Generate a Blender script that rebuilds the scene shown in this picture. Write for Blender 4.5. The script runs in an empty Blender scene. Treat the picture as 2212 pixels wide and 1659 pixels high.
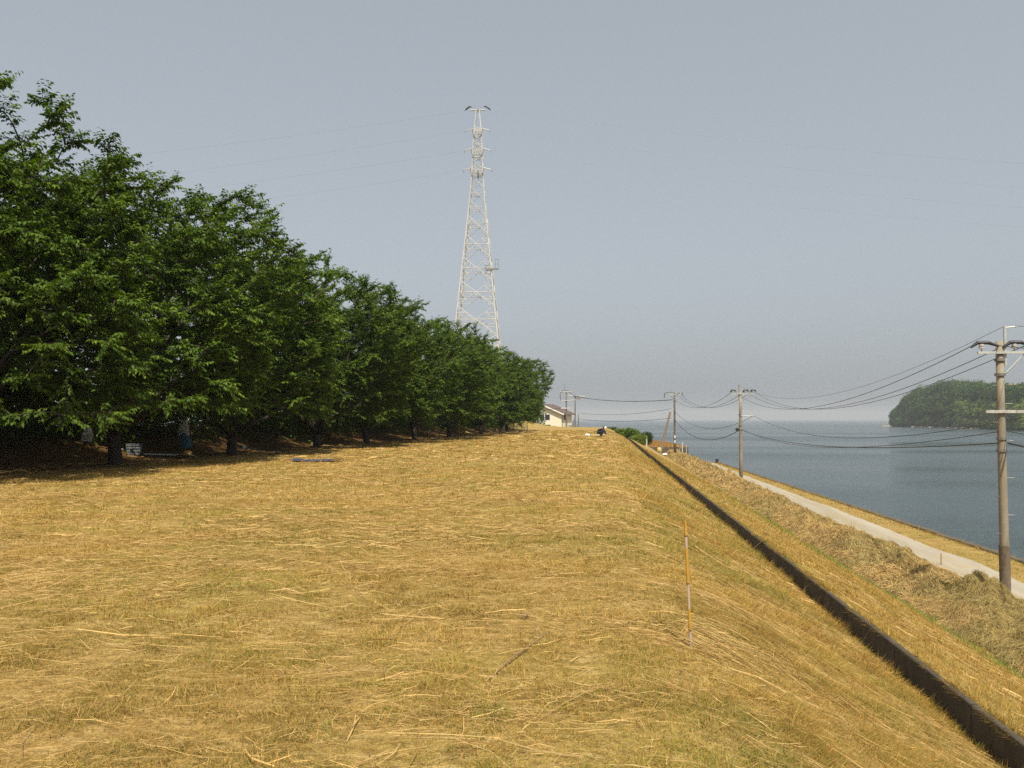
import bpy, math, random
import numpy as np
from mathutils import Vector, Matrix
R = math.radians
sc = bpy.context.scene
col = sc.collection

# ------------------------------------------------------------------ camera, sky, sun, exposure
F = 829.0                                    # focal length in pixels of a 1024-wide frame
YAW, PITCH, EYE = R(6.4), R(2.43), 1.6
cam_d = bpy.data.cameras.new('camera'); cam = bpy.data.objects.new('camera', cam_d); col.objects.link(cam)
cam_d.sensor_width = 36; cam_d.lens = F / 1024 * 36
cam_d.clip_start = .05; cam_d.clip_end = 30000
cam.location = (0, 0, EYE); cam.rotation_euler = (R(90) + PITCH, 0, YAW)
sc.camera = cam

SUN_EL, SUN_AZ = R(58), R(157)               # azimuth measured clockwise from +Y
SUN_DIR = Vector((math.sin(SUN_AZ) * math.cos(SUN_EL), math.cos(SUN_AZ) * math.cos(SUN_EL), math.sin(SUN_EL)))
world = bpy.data.worlds.new('World'); sc.world = world; world.use_nodes = True
wn = world.node_tree; bg = wn.nodes['Background']
sky = wn.nodes.new('ShaderNodeTexSky'); sky.sky_type = 'NISHITA'; sky.sun_disc = False
sky.sun_elevation = SUN_EL; sky.sun_rotation = SUN_AZ
sky.air_density = 1.0; sky.dust_density = 4.0; sky.ozone_density = 1.0; sky.altitude = 0
hs = wn.nodes.new('ShaderNodeHueSaturation'); hs.inputs['Saturation'].default_value = .42
veil = wn.nodes.new('ShaderNodeMix'); veil.data_type = 'RGBA'; veil.inputs[0].default_value = .55   # thin even summer veil over the clear sky
veil.inputs[7].default_value = (2.72, 3.06, 3.36, 1)
wn.links.new(sky.outputs[0], hs.inputs['Color']); wn.links.new(hs.outputs[0], veil.inputs[6]); wn.links.new(veil.outputs[2], bg.inputs[0])
bg.inputs[1].default_value = .113
sl = bpy.data.lights.new('sun', 'SUN'); sl.energy = 4.3; sl.angle = R(.8); sl.color = (1, .935, .785)
so = bpy.data.objects.new('sun', sl); col.objects.link(so)
so.rotation_euler = SUN_DIR.to_track_quat('Z', 'Y').to_euler(); so.location = (20, -40, 90)
sc.view_settings.view_transform = 'Standard'; sc.view_settings.look = 'None'
sc.view_settings.exposure = .45; sc.view_settings.gamma = 1
sc.cycles.max_bounces = 6; sc.cycles.diffuse_bounces = 3; sc.cycles.glossy_bounces = 3
sc.cycles.transmission_bounces = 4; sc.cycles.volume_bounces = 0
sc.cycles.use_denoising = False            # the photograph has its own fine grain
sc.cycles.sample_clamp_direct = 1.7; sc.cycles.sample_clamp_indirect = 1.5

# ------------------------------------------------------------------ helpers
S = 1024 / 2212                              # photo measured on a 2212-wide view
_rm = cam.rotation_euler.to_matrix()
def ray(x, y):
    return _rm @ Vector(((x * S - 512) / F, (384 - y * S) / F, -1))
def on_z(x, y, z):
    d = ray(x, y); t = (z - EYE) / d.z; return Vector((d.x * t, d.y * t, z))
def on_y(x, y, Y):
    d = ray(x, y); t = Y / d.y; return Vector((d.x * t, Y, EYE + d.z * t))

def tag(o, label=None, cat=None, group=None, kind=None):
    if label: o['label'] = label
    if cat: o['category'] = cat
    if group: o['group'] = group
    if kind: o['kind'] = kind
    return o
def thing(name, loc, label, cat, group=None, rz=0):
    o = bpy.data.objects.new(name, None); col.objects.link(o)
    o.empty_display_size = .2
    o.location = loc; o.rotation_euler = (0, 0, rz)
    return tag(o, label, cat, group)
def copy_tree(o, parent=None):
    c = o.copy(); col.objects.link(c)
    if parent: c.parent = parent
    for ch in [k for k in bpy.data.objects if k.parent == o]:
        copy_tree(ch, c)
    return c

def np_mesh(name, V, faces_idx, nper, mat, colr=None, parent=None, smooth=False):
    me = bpy.data.meshes.new(name)
    V = np.ascontiguousarray(V, np.float32); nf = len(faces_idx) // nper
    me.vertices.add(len(V)); me.vertices.foreach_set('co', V.ravel())
    me.loops.add(len(faces_idx)); me.loops.foreach_set('vertex_index', np.ascontiguousarray(faces_idx, np.int32))
    me.polygons.add(nf); me.polygons.foreach_set('loop_start', np.arange(0, nf * nper, nper, dtype=np.int32))
    me.update(calc_edges=True)
    if smooth: me.polygons.foreach_set('use_smooth', np.ones(nf, bool))
    if colr is not None:
        ca = me.color_attributes.new('Col', 'FLOAT_COLOR', 'POINT')
        c4 = np.ones((len(V), 4), np.float32); c4[:, :3] = colr
        ca.data.foreach_set('color', c4.ravel())
    if mat: me.materials.append(mat)
    o = bpy.data.objects.new(name, me); col.objects.link(o)
    if parent: o.parent = parent
    return o

class MB:
    def __init__(s): s.v = []; s.f = []
    def quad(s, a, b, c, d):
        n = len(s.v); s.v += [tuple(a), tuple(b), tuple(c), tuple(d)]; s.f.append((n, n+1, n+2, n+3)); return s
    def poly(s, pts):
        n = len(s.v); s.v += [tuple(p) for p in pts]; s.f.append(tuple(range(n, n+len(pts)))); return s
    def box(s, x0, x1, y0, y1, z0, z1):
        n = len(s.v)
        s.v += [(x0,y0,z0),(x1,y0,z0),(x1,y1,z0),(x0,y1,z0),(x0,y0,z1),(x1,y0,z1),(x1,y1,z1),(x0,y1,z1)]
        s.f += [tuple(n+i for i in q) for q in ((0,3,2,1),(4,5,6,7),(0,1,5,4),(1,2,6,5),(2,3,7,6),(3,0,4,7))]
        return s
    def tube(s, pts, r, n=8, cap=True):
        pts = [Vector(p) for p in pts]
        rr = r if hasattr(r, '__len__') else [r] * len(pts)
        b0 = len(s.v); up = None
        for i, p in enumerate(pts):
            d = (pts[min(i+1, len(pts)-1)] - pts[max(i-1, 0)])
            if d.length < 1e-9: d = Vector((0, 0, 1))
            d.normalize()
            if up is None:
                up = Vector((0, 0, 1)) if abs(d.z) < .9 else Vector((1, 0, 0))
            a = d.cross(up)
            if a.length < 1e-6: a = d.cross(Vector((0, 1, 0)))
            a.normalize(); b = a.cross(d); up = b
            for k in range(n):
                t = 2 * math.pi * k / n
                s.v.append(tuple(p + (a * math.cos(t) + b * math.sin(t)) * rr[i]))
        for i in range(len(pts) - 1):
            for k in range(n):
                a0 = b0 + i*n + k; a1 = b0 + i*n + (k+1) % n
                s.f.append((a0, a1, a1 + n, a0 + n))
        if cap:
            s.f.append(tuple(b0 + k for k in range(n))[::-1])
            e = b0 + (len(pts)-1)*n; s.f.append(tuple(e + k for k in range(n)))
        return s
    def bar(s, a, b, w, h=None):
        """square bar from a to b"""
        return s.tube([a, b], (w if h is None else (w + h) / 2) * .707, 4)
    def lathe(s, c, prof, n=12):
        b0 = len(s.v)
        for r, z in prof:
            for k in range(n):
                t = 2*math.pi*k/n; s.v.append((c[0] + r*math.cos(t), c[1] + r*math.sin(t), c[2] + z))
        for i in range(len(prof)-1):
            for k in range(n):
                a0 = b0+i*n+k; a1 = b0+i*n+(k+1) % n
                s.f.append((a0, a1, a1+n, a0+n))
        return s
    def build(s, name, mat, parent=None, smooth=False):
        me = bpy.data.meshes.new(name); me.from_pydata(s.v, [], s.f); me.update()
        if smooth:
            for p in me.polygons: p.use_smooth = True
        me.materials.append(mat)
        o = bpy.data.objects.new(name, me); col.objects.link(o)
        if parent: o.parent = parent
        return o

_rs = np.random.RandomState(5)
_lat = _rs.rand(256, 256)
def vnoise(x, y, sc_=1.0, seed=0):
    x = np.asarray(x, float) * sc_ + seed * 17.3; y = np.asarray(y, float) * sc_ + seed * 9.1
    xi = np.floor(x).astype(int); yi = np.floor(y).astype(int)
    fx = x - xi; fy = y - yi; fx = fx*fx*(3-2*fx); fy = fy*fy*(3-2*fy)
    g = lambda a, b: _lat[a % 256, b % 256]
    return (g(xi, yi)*(1-fx) + g(xi+1, yi)*fx)*(1-fy) + (g(xi, yi+1)*(1-fx) + g(xi+1, yi+1)*fx)*fy
def fbm(x, y, sc_=1.0, seed=0, o=4):
    s = 0; a = .5
    for i in range(o):
        s = s + a * vnoise(x, y, sc_ * 2**i, seed + i); a *= .5
    return s
def sstep(a, b, x):
    t = np.clip((x - a) / (b - a), 0, 1); return t*t*(3-2*t)

# ------------------------------------------------------------------ materials
def nodes(name):
    m = bpy.data.materials.new(name); m.use_nodes = True
    nt = m.node_tree; b = nt.nodes['Principled BSDF']
    return m, nt, b
def N(nt, typ, **kw):
    n = nt.nodes.new(typ)
    for k, v in kw.items():
        if k in n.inputs: n.inputs[k].default_value = v
        else: setattr(n, k, v)
    return n
def ramp(nt, src, stops):
    r = nt.nodes.new('ShaderNodeValToRGB'); e = r.color_ramp.elements
    while len(e) < len(stops): e.new(.5)
    for i, (p, c) in enumerate(stops):
        e[i].position = p; e[i].color = (*c, 1) if len(c) == 3 else c
    nt.links.new(src, r.inputs[0]); return r.outputs[0]
def mixc(nt, fac, a, b, typ='MIX'):
    m = nt.nodes.new('ShaderNodeMix'); m.data_type = 'RGBA'; m.blend_type = typ
    for sock, v in ((m.inputs[0], fac), (m.inputs[6], a), (m.inputs[7], b)):
        if isinstance(v, (int, float)): sock.default_value = v
        elif isinstance(v, tuple): sock.default_value = (*v, 1)
        else: nt.links.new(v, sock)
    return m.outputs[2]
def pos(nt, scale=(1, 1, 1), rot=(0, 0, 0)):
    g = nt.nodes.new('ShaderNodeNewGeometry'); mp = nt.nodes.new('ShaderNodeMapping')
    mp.inputs['Scale'].default_value = scale; mp.inputs['Rotation'].default_value = rot
    nt.links.new(g.outputs['Position'], mp.inputs['Vector']); return mp.outputs[0]
def noise(nt, vec, scale, detail=4, rough=.55):
    n = N(nt, 'ShaderNodeTexNoise', Scale=scale, Detail=detail, Roughness=rough)
    if vec is not None: nt.links.new(vec, n.inputs['Vector'])
    return n.outputs['Fac']
def bump(nt, b, h, strength, dist):
    bp = N(nt, 'ShaderNodeBump', Strength=strength, Distance=dist)
    nt.links.new(h, bp.inputs['Height']); nt.links.new(bp.outputs[0], b.inputs['Normal']); return bp

def plain(name, c, rough=.7, metal=0, var=.25, scale=6):
    m, nt, b = nodes(name)
    tc = nt.nodes.new('ShaderNodeTexCoord')
    n = noise(nt, tc.outputs['Object'], scale, 5)
    lo = tuple(x * (1 - var) for x in c); hi = tuple(min(1, x * (1 + var)) for x in c)
    nt.links.new(ramp(nt, n, [(.3, lo), (.7, hi)]), b.inputs['Base Color'])
    b.inputs['Roughness'].default_value = rough; b.inputs['Metallic'].default_value = metal
    return m

def attr_mat(name, rough=.6, transl=.35, spec=.3):
    m, nt, b = nodes(name)
    a = N(nt, 'ShaderNodeAttribute', attribute_name='Col')
    nt.links.new(a.outputs['Color'], b.inputs['Base Color'])
    b.inputs['Roughness'].default_value = rough; b.inputs['Specular IOR Level'].default_value = spec
    if transl > 0:
        t = nt.nodes.new('ShaderNodeBsdfTranslucent'); mx = nt.nodes.new('ShaderNodeMixShader')
        hsn = N(nt, 'ShaderNodeHueSaturation', Saturation=1.15, Value=1.25)
        nt.links.new(a.outputs['Color'], hsn.inputs['Color']); nt.links.new(hsn.outputs[0], t.inputs['Color'])
        mx.inputs[0].default_value = transl
        nt.links.new(b.outputs[0], mx.inputs[1]); nt.links.new(t.outputs[0], mx.inputs[2])
        out = [n for n in nt.nodes if n.type == 'OUTPUT_MATERIAL'][0]
        nt.links.new(mx.outputs[0], out.inputs['Surface'])
    return m

# dry mown turf
def turf_material():
    m, nt, b = nodes('dry_turf')
    p = pos(nt)
    n1 = noise(nt, p, .35, 5, .6)
    n2 = noise(nt, p, 9, 6, .7)
    n3 = noise(nt, pos(nt, (.5, 1.4, 1), (0, 0, R(12))), .8, 5, .6)
    n4 = noise(nt, p, 45, 4, .7)
    n6 = noise(nt, pos(nt, (.35, 1.5, 1), (0, 0, R(20))), 110, 3, .6)
    n7 = noise(nt, pos(nt, (1.5, .35, 1), (0, 0, R(-35))), 90, 3, .6)
    base = ramp(nt, n2, [(.25, (.17, .105, .03)), (.48, (.33, .21, .062)), (.62, (.40, .262, .085)), (.8, (.48, .335, .14))])
    olive = ramp(nt, n2, [(.25, (.14, .115, .022)), (.5, (.275, .21, .045)), (.75, (.36, .27, .07))])
    c = mixc(nt, ramp(nt, n1, [(.42, (0, 0, 0)), (.60, (.8, .8, .8))]), base, olive)
    c = mixc(nt, ramp(nt, n3, [(.5, (0, 0, 0)), (.68, (.5, .5, .5))]), c, (.50, .34, .14))
    c = mixc(nt, ramp(nt, n4, [(.3, (.4, .4, .4)), (.5, (0, 0, 0))]), c, (.14, .085, .03))
    c = mixc(nt, ramp(nt, n6, [(.36, (.55, .55, .55)), (.5, (0, 0, 0))]), c, (.13, .08, .025))
    c = mixc(nt, ramp(nt, n7, [(.52, (0, 0, 0)), (.64, (.5, .5, .5))]), c, (.56, .40, .175))
    n8 = noise(nt, pos(nt, (.8, 1.25, 1)), 13, 5, .65)
    c = mixc(nt, ramp(nt, n8, [(.36, (.75, .75, .75)), (.52, (0, 0, 0))]), c, (.17, .105, .032))
    n9 = noise(nt, pos(nt, (.5, 1.6, 1), (0, 0, R(8))), 7, 5, .7)
    c = mixc(nt, ramp(nt, n9, [(.54, (0, 0, 0)), (.68, (.6, .6, .6))]), c, (.58, .42, .19))
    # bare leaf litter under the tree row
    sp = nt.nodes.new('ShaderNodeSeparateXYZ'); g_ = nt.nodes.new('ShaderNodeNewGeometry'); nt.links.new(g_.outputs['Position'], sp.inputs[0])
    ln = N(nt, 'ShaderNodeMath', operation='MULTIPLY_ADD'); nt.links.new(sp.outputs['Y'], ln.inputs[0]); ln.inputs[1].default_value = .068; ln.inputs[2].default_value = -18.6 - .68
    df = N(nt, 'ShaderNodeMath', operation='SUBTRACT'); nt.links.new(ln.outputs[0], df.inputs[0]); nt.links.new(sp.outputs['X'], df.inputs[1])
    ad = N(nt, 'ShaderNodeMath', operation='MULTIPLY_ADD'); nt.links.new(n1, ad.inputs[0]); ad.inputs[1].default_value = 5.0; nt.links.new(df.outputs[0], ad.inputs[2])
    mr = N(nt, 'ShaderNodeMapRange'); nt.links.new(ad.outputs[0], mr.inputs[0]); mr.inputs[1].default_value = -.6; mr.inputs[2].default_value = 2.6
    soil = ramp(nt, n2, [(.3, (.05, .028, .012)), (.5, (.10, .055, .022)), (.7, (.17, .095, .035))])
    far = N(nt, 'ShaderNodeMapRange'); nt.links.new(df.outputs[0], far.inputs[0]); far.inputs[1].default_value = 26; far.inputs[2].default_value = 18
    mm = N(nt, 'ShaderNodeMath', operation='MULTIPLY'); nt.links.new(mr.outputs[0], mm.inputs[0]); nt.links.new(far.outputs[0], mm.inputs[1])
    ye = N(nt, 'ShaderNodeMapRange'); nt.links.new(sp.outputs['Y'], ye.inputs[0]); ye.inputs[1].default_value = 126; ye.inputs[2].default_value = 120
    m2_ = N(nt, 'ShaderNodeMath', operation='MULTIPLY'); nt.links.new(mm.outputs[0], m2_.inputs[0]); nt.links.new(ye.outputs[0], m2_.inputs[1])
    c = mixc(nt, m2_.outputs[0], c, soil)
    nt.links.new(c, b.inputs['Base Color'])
    b.inputs['Roughness'].default_value = .9; b.inputs['Specular IOR Level'].default_value = .1
    bump(nt, b, n4, .7, .03)
    return m
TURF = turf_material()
GRASS = attr_mat('dry_grass_blade', .7, .25, .2)
LEAF = attr_mat('leaf', .55, .28, .15)
def soil_material():
    m, nt, b = nodes('shaded_soil')
    n2 = noise(nt, pos(nt), 3, 6, .7)
    nt.links.new(ramp(nt, n2, [(.3, (.06, .035, .015)), (.5, (.12, .07, .03)), (.7, (.2, .12, .05))]), b.inputs['Base Color'])
    b.inputs['Roughness'].default_value = .95; bump(nt, b, n2, .8, .08); return m

def concrete_material(name, lo, hi, sc_=2.0):
    m, nt, b = nodes(name)
    n1 = noise(nt, pos(nt, (1, 1, .35)), sc_ * 2, 6, .65); n2 = noise(nt, pos(nt), 40, 3)
    c = ramp(nt, n1, [(.3, lo), (.7, hi)])
    c = mixc(nt, ramp(nt, n2, [(.45, (0, 0, 0)), (.8, (.35, .35, .35))]), c, tuple(x * .55 for x in lo))
    nt.links.new(c, b.inputs['Base Color']); b.inputs['Roughness'].default_value = .85
    bump(nt, b, n2, .3, .01); return m
DARKCON = concrete_material('stained_concrete', (.038, .029, .018), (.085, .067, .045))
def joints(m, step):
    nt = m.node_tree; b = nt.nodes['Principled BSDF']; lk = b.inputs['Base Color'].links[0]; src = lk.from_socket
    g = nt.nodes.new('ShaderNodeNewGeometry'); sp = nt.nodes.new('ShaderNodeSeparateXYZ'); nt.links.new(g.outputs['Position'], sp.inputs[0])
    dv = N(nt, 'ShaderNodeMath', operation='DIVIDE'); nt.links.new(sp.outputs['Y'], dv.inputs[0]); dv.inputs[1].default_value = step
    fr = N(nt, 'ShaderNodeMath', operation='FRACT'); nt.links.new(dv.outputs[0], fr.inputs[0])
    f = ramp(nt, fr.outputs[0], [(0, (.8, .8, .8)), (.012, (.8, .8, .8)), (.016, (0, 0, 0))])
    nt.links.new(mixc(nt, f, src, (.012, .009, .006)), b.inputs['Base Color'])
joints(DARKCON, 2.0)
COPING = concrete_material('coping_concrete', (.17, .135, .085), (.30, .24, .16))
STONE = concrete_material('stone_wall', (.055, .042, .026), (.15, .115, .07), 1.6)
def road_material():
    m, nt, b = nodes('gravel_road')
    n1 = noise(nt, pos(nt, (1, .12, 1)), 1.2, 5, .6); n2 = noise(nt, pos(nt), 25, 4, .7); n3 = noise(nt, pos(nt), .5, 5, .65)
    c = ramp(nt, n1, [(.3, (.29, .25, .185)), (.7, (.42, .37, .285))])
    c = mixc(nt, ramp(nt, n2, [(.3, (.5, .5, .5)), (.6, (0, 0, 0))]), c, (.22, .19, .14))
    c = mixc(nt, ramp(nt, n3, [(.55, (0, 0, 0)), (.72, (.55, .55, .55))]), c, (.34, .23, .09))
    n5 = noise(nt, pos(nt, (2.2, .10, 1)), 1.0, 4, .6)
    c = mixc(nt, ramp(nt, n5, [(.5, (0, 0, 0)), (.62, (.6, .6, .6))]), c, (.30, .235, .13))
    nt.links.new(c, b.inputs['Base Color']); b.inputs['Roughness'].default_value = .9
    bump(nt, b, n2, .5, .02); return m
def water_material():
    m, nt, b = nodes('sea_water')
    b.inputs['Base Color'].default_value = (.05, .072, .082, 1)
    b.inputs['Roughness'].default_value = .18; b.inputs['IOR'].default_value = 1.33
    a1 = noise(nt, pos(nt, (.55, 1.0, 1), (0, 0, R(25))), 1.1, 5, .6)
    a2 = noise(nt, pos(nt, (.5, 1, 1), (0, 0, R(-15))), .22, 4, .55)
    a3 = noise(nt, pos(nt, (.3, 1, 1), (0, 0, R(5))), .02, 3, .5)
    mt = N(nt, 'ShaderNodeMath', operation='MULTIPLY_ADD'); nt.links.new(a2, mt.inputs[0]); mt.inputs[1].default_value = 1.6
    nt.links.new(a1, mt.inputs[2])
    a0 = noise(nt, pos(nt, (.6, 1.0, 1), (0, 0, R(10))), 3.2, 3, .6)
    m2 = N(nt, 'ShaderNodeMath', operation='MULTIPLY_ADD'); nt.links.new(a0, m2.inputs[0]); m2.inputs[1].default_value = .35; nt.links.new(mt.outputs[0], m2.inputs[2])
    bump(nt, b, m2.outputs[0], 1.0, .65)
    rg = ramp(nt, a3, [(.4, (.10, .10, .10)), (.62, (.28, .28, .28))])
    nt.links.new(rg, b.inputs['Roughness'])
    return m
WATER = water_material()
POLECON = concrete_material('pole_concrete', (.21, .178, .132), (.31, .265, .195), 1.5)
STEEL = plain('galvanised_steel', (.47, .47, .44), .5, .15, .15, 2)
DARKSTEEL = plain('weathered_steel', (.22, .21, .19), .55, .4, .3)
BLACK = plain('black_rubber', (.02, .02, .024), .5)
WIRE = plain('wire_black', (.03, .03, .035), .5)
ALU = plain('aluminium_wire', (.30, .31, .33), .5, .3)
WHITE = plain('white_plastic', (.75, .75, .73), .6, 0, .1)
CERAM = plain('porcelain', (.40, .36, .33), .3, 0, .1)
DARKPOLE = concrete_material('dark_pole_concrete', (.11, .09, .07), (.19, .155, .12), 1.5)
BARK = concrete_material('bark', (.022, .016, .011), (.065, .048, .033), 3)

# ------------------------------------------------------------------ terrain
BANK_X0, BANK_K = -18.6, .068
def tree_x(Y): return np.minimum(BANK_X0 + (np.asarray(Y, float) - 10) * BANK_K, -10.6)
XA, ZA = .65, 0.0                            # shoulder of the embankment
XW, ZD, ZW = 3.27, -1.29, -0.98              # ditch wall: face, ditch floor, top
XT, ZB = 9.9, -4.62                          # toe of the slope, berm level
ROAD0, ROAD1 = 13.65, 15.35
SEA = -6.3
def seaw(Y): return 15.85 + (122 - np.minimum(np.asarray(Y, float), 122)) * .0235   # the seawall closes in on the track
END = 166.0
def zfun(X, Y):
    X, Y = np.broadcast_arrays(np.asarray(X, float), np.asarray(Y, float))
    rough = (fbm(X, Y, .5, 3) - .47) * .10 + (fbm(X, Y, 3.0, 4, 3) - .45) * .03
    z = rough.copy()
    t = tree_x(Y)
    bank = sstep(-.8, -6.0, X - t) * 1.25 * (1 - .5 * sstep(95, 130, Y)) * (1 - sstep(-8, -16, X - t))
    z = z + bank * (1 + .3 * (fbm(X, Y, .8, 9) - .5))
    # embankment towards the wall
    s = np.clip((X - XA) / (XW - XA), 0, 1)
    shoulder = np.where(X > XA - .7, -(np.clip(X - (XA - .7), 0, 1.4)**2) / 2.8 * (abs(ZD) / (XW - XA)), 0)
    lin = np.where(X > XA + .7, ZD * s, shoulder)
    z = np.where((X > XA - .7) & (X <= XW + .03), z * .6 + np.where(X > XA + .7, ZD * s, shoulder), z)
    s2 = np.clip((X - XW - .1) / (XT - XW - .1), 0, 1)
    low = ZW - .015 + (ZB - ZW + .03) * (s2 * .94 + .06 * s2 * s2) + rough * .8
    z = np.where(X > XW + .03, low, z)
    edge = np.where(Y < 122, seaw(Y) + .12, np.where(Y < 150, 13.9, 9.0))
    z = np.where(X > edge, -8.0, z)
    # far end of the field
    drop = sstep(END, END + 12, Y) * -3.2
    mound = 1.0 * np.exp(-((X + 17) / 6)**2 - ((Y - 172) / 9)**2)
    z = np.where(X < XW + .03, np.maximum(z + drop, -3.6) + mound, np.where(Y > END, np.minimum(z, -3.2), z))
    z = np.where(Y > 300, -8, z)
    return z
def terrain():
    xs = np.concatenate([[-2500, -1200, -500, -250, -120, -80, -60, -50, -44], np.arange(-40, -8, .8), np.arange(-8, XA - .8, .45),
                         np.arange(XA - .8, XW - .05, .16), [XW - .02, XW + .02, XW + .06, XW + .12], np.arange(XW + .35, 10.4, .35), np.arange(10.5, 13.6, .5),
                         [13.88, 13.92, 14.5, 15.0, 15.4], np.arange(15.6, 20.5, .12), [21, 23]])
    ys = np.concatenate([[-300, -150, -80, -40, -20, -10, -4, 0, 2], np.arange(3, 14, .3), np.arange(14, 40, .7), np.arange(40, 121, 1.6),
                         [121.9, 122.1], np.arange(123, 149, 1.6), [149.9, 150.1], np.arange(151, 182, 1.2), [190, 210, 240, 270, 299, 301]])
    xs = np.unique(np.round(xs, 4)); ys = np.unique(np.round(ys, 4))
    XX, YY = np.meshgrid(xs, ys)
    ZZ = zfun(XX, YY)
    V = np.stack([XX, YY, ZZ], -1).reshape(-1, 3)
    nx = len(xs); i, j = np.meshgrid(np.arange(nx-1), np.arange(len(ys)-1)); a = (j*nx+i).ravel()
    fi = np.stack([a, a+1, a+nx+1, a+nx], -1).ravel()
    return tag(np_mesh('field', V, fi, 4, TURF, smooth=True), 'dry mown grass field and its embankment beside the sea', 'field', kind='structure')
terrain()
# sea: one sheet out to the horizon
rings = [(0, 0)]
mb = MB(); n = 96; rad = [30, 120, 400, 1500, 8500]
mb.v.append((0, 0, SEA))
for r_ in rad:
    for k in range(n): mb.v.append((r_*math.cos(2*math.pi*k/n), r_*math.sin(2*math.pi*k/n), SEA))
for k in range(n): mb.f.append((0, 1+k, 1+(k+1) % n))
for i in range(len(rad)-1):
    for k in range(n):
        a = 1+i*n+k; b_ = 1+i*n+(k+1) % n; mb.f.append((a, a+n, b_+n, b_))
tag(mb.build('sea', WATER), 'calm grey blue sea', 'sea', kind='structure')
# road
ys = np.concatenate([np.arange(-40, 60, 1.0), np.arange(60, 122, 2.0)])
V = []; fi = []
for i, y in enumerate(ys):
    w = .35 * (fbm([0.], [y], .25, 21)[0] - .5) * 2
    w2 = .35 * (fbm([0.], [y], .3, 25)[0] - .5) * 2
    sh = .45*float(1 - sstep(45, 105, y)); xs_ = np.linspace(ROAD0 + w + sh*.5, ROAD1 + w2 + sh, 6)
    for k, x in enumerate(xs_): V.append((x, y, float(zfun(x, y)) + .02 + (.035 if 0 < k < 5 else -.01)))
for i in range(len(ys)-1):
    for k in range(5):
        a = i*6+k; fi += [a, a+1, a+7, a+6]
tag(np_mesh('road', np.array(V), np.array(fi), 4, road_material(), smooth=True), 'pale gravel track along the seawall', 'road', kind='structure')

# ditch wall along the foot of the field
V = []; fi = []
wy = np.concatenate([np.arange(-6, 30, .5), np.arange(30, 168, 2.0)])
for y in wy:
    dx = .02 * (fbm([3.], [y], .4, 31)[0] - .5); dz = .05 * (fbm([7.], [y], .15, 33)[0] - .5)
    for (x, z) in ((XW, ZD - .4), (XW, ZW - .012), (XW + .012, ZW), (XW + .06, ZW), (XW + .06, ZD - .4)):
        V.append((x + dx, y, z + dz))
for i in range(len(wy)-1):
    for k in range(4):
        a = i*5+k; fi += [a, a+5, a+6, a+1]
wall = np_mesh('drain_wall', np.array(V), np.array(fi), 4, DARKCON)
tag(wall, 'long dark stained concrete drain wall along the foot of the field slope', 'wall')
# seawall coping
V = []; fi = []
wy = np.arange(-40, 122.6, .45)
for y in wy:
    dx = .16 * (fbm([3.], [y], .8, 41)[0] - .5); dz = .16 * (fbm([7.], [y], .9, 43)[0] - .5)
    SW_ = float(seaw(y))
    for (x, z) in ((SW_, SEA - 1), (SW_, ZB + .04), (SW_ + .04, ZB + .09), (SW_ + .40, ZB + .08), (SW_ + .44, SEA - 1)):
        V.append((x + dx, y, z + dz))
for i in range(len(wy)-1):
    for k in range(4):
        a = i*5+k; fi += [a, a+5, a+6, a+1]
V += [tuple(V[i]) for i in range(len(V)-5, len(V))]; m0 = len(V) - 5
sw = np_mesh('seawall', np.array(V), np.array(fi), 4, STONE)
tag(sw, 'low dark concrete seawall edging the gravel track above the water', 'seawall')
mb = MB().box(13.75, float(seaw(122)) + .4, 122.05, 122.5, SEA - 1, ZB + .05)
tag(mb.build('quay_wall', STONE), 'short stone quay face closing the end of the gravel track', 'quay')
mb = MB().box(13.75, 14.1, 122.5, 150, SEA - 1, ZB + .1)
tag(mb.build('shore_wall', STONE), 'shore wall under the hay bank beyond the end of the track', 'wall')

def on_ground(x, y, lift=0):
    d = ray(x, y); ts = np.linspace(3, 140, 2800)
    zz = EYE + d.z*ts - zfun(d.x*ts, d.y*ts); i = int(np.argmax(zz < 0)); t = ts[i]
    return Vector((d.x*t, d.y*t, float(zfun(d.x*t, d.y*t)) + lift))

# ------------------------------------------------------------------ grass as stuff
rng = np.random.RandomState(11)
PAL = np.array([(.40, .250, .062), (.47, .310, .088), (.34, .200, .050), (.33, .235, .044), (.56, .39, .15), (.27, .155, .040), (.26, .225, .035)])
PALP = np.array([.26, .24, .17, .13, .1, .06, .04])
def pick(n, greeniness):
    c = PAL[rng.choice(len(PAL), n, p=PALP)].copy()
    g = rng.rand(n) < greeniness
    c[g] = np.array([.17, .175, .03]) * (.75 + .5 * rng.rand(g.sum(), 1))
    return c * (.50 + .95 * rng.rand(n, 1))
def sample(xr, yr, dens):
    nn = int((xr[1]-xr[0]) * (yr[1]-yr[0]) * dens)
    return rng.uniform(*xr, nn), rng.uniform(*yr, nn)
def in_view(x, y, margin=.13):
    # keep what a camera near here could see
    f = np.array([-math.sin(YAW), math.cos(YAW)]); r_ = np.array([math.cos(YAW), math.sin(YAW)])
    d = x*f[0] + y*f[1]; l = x*r_[0] + y*r_[1]
    return (d > .5) & (np.abs(l) < d * (.62 + margin) + 1.2)
BL = {'v': [], 'c': []}
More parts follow.
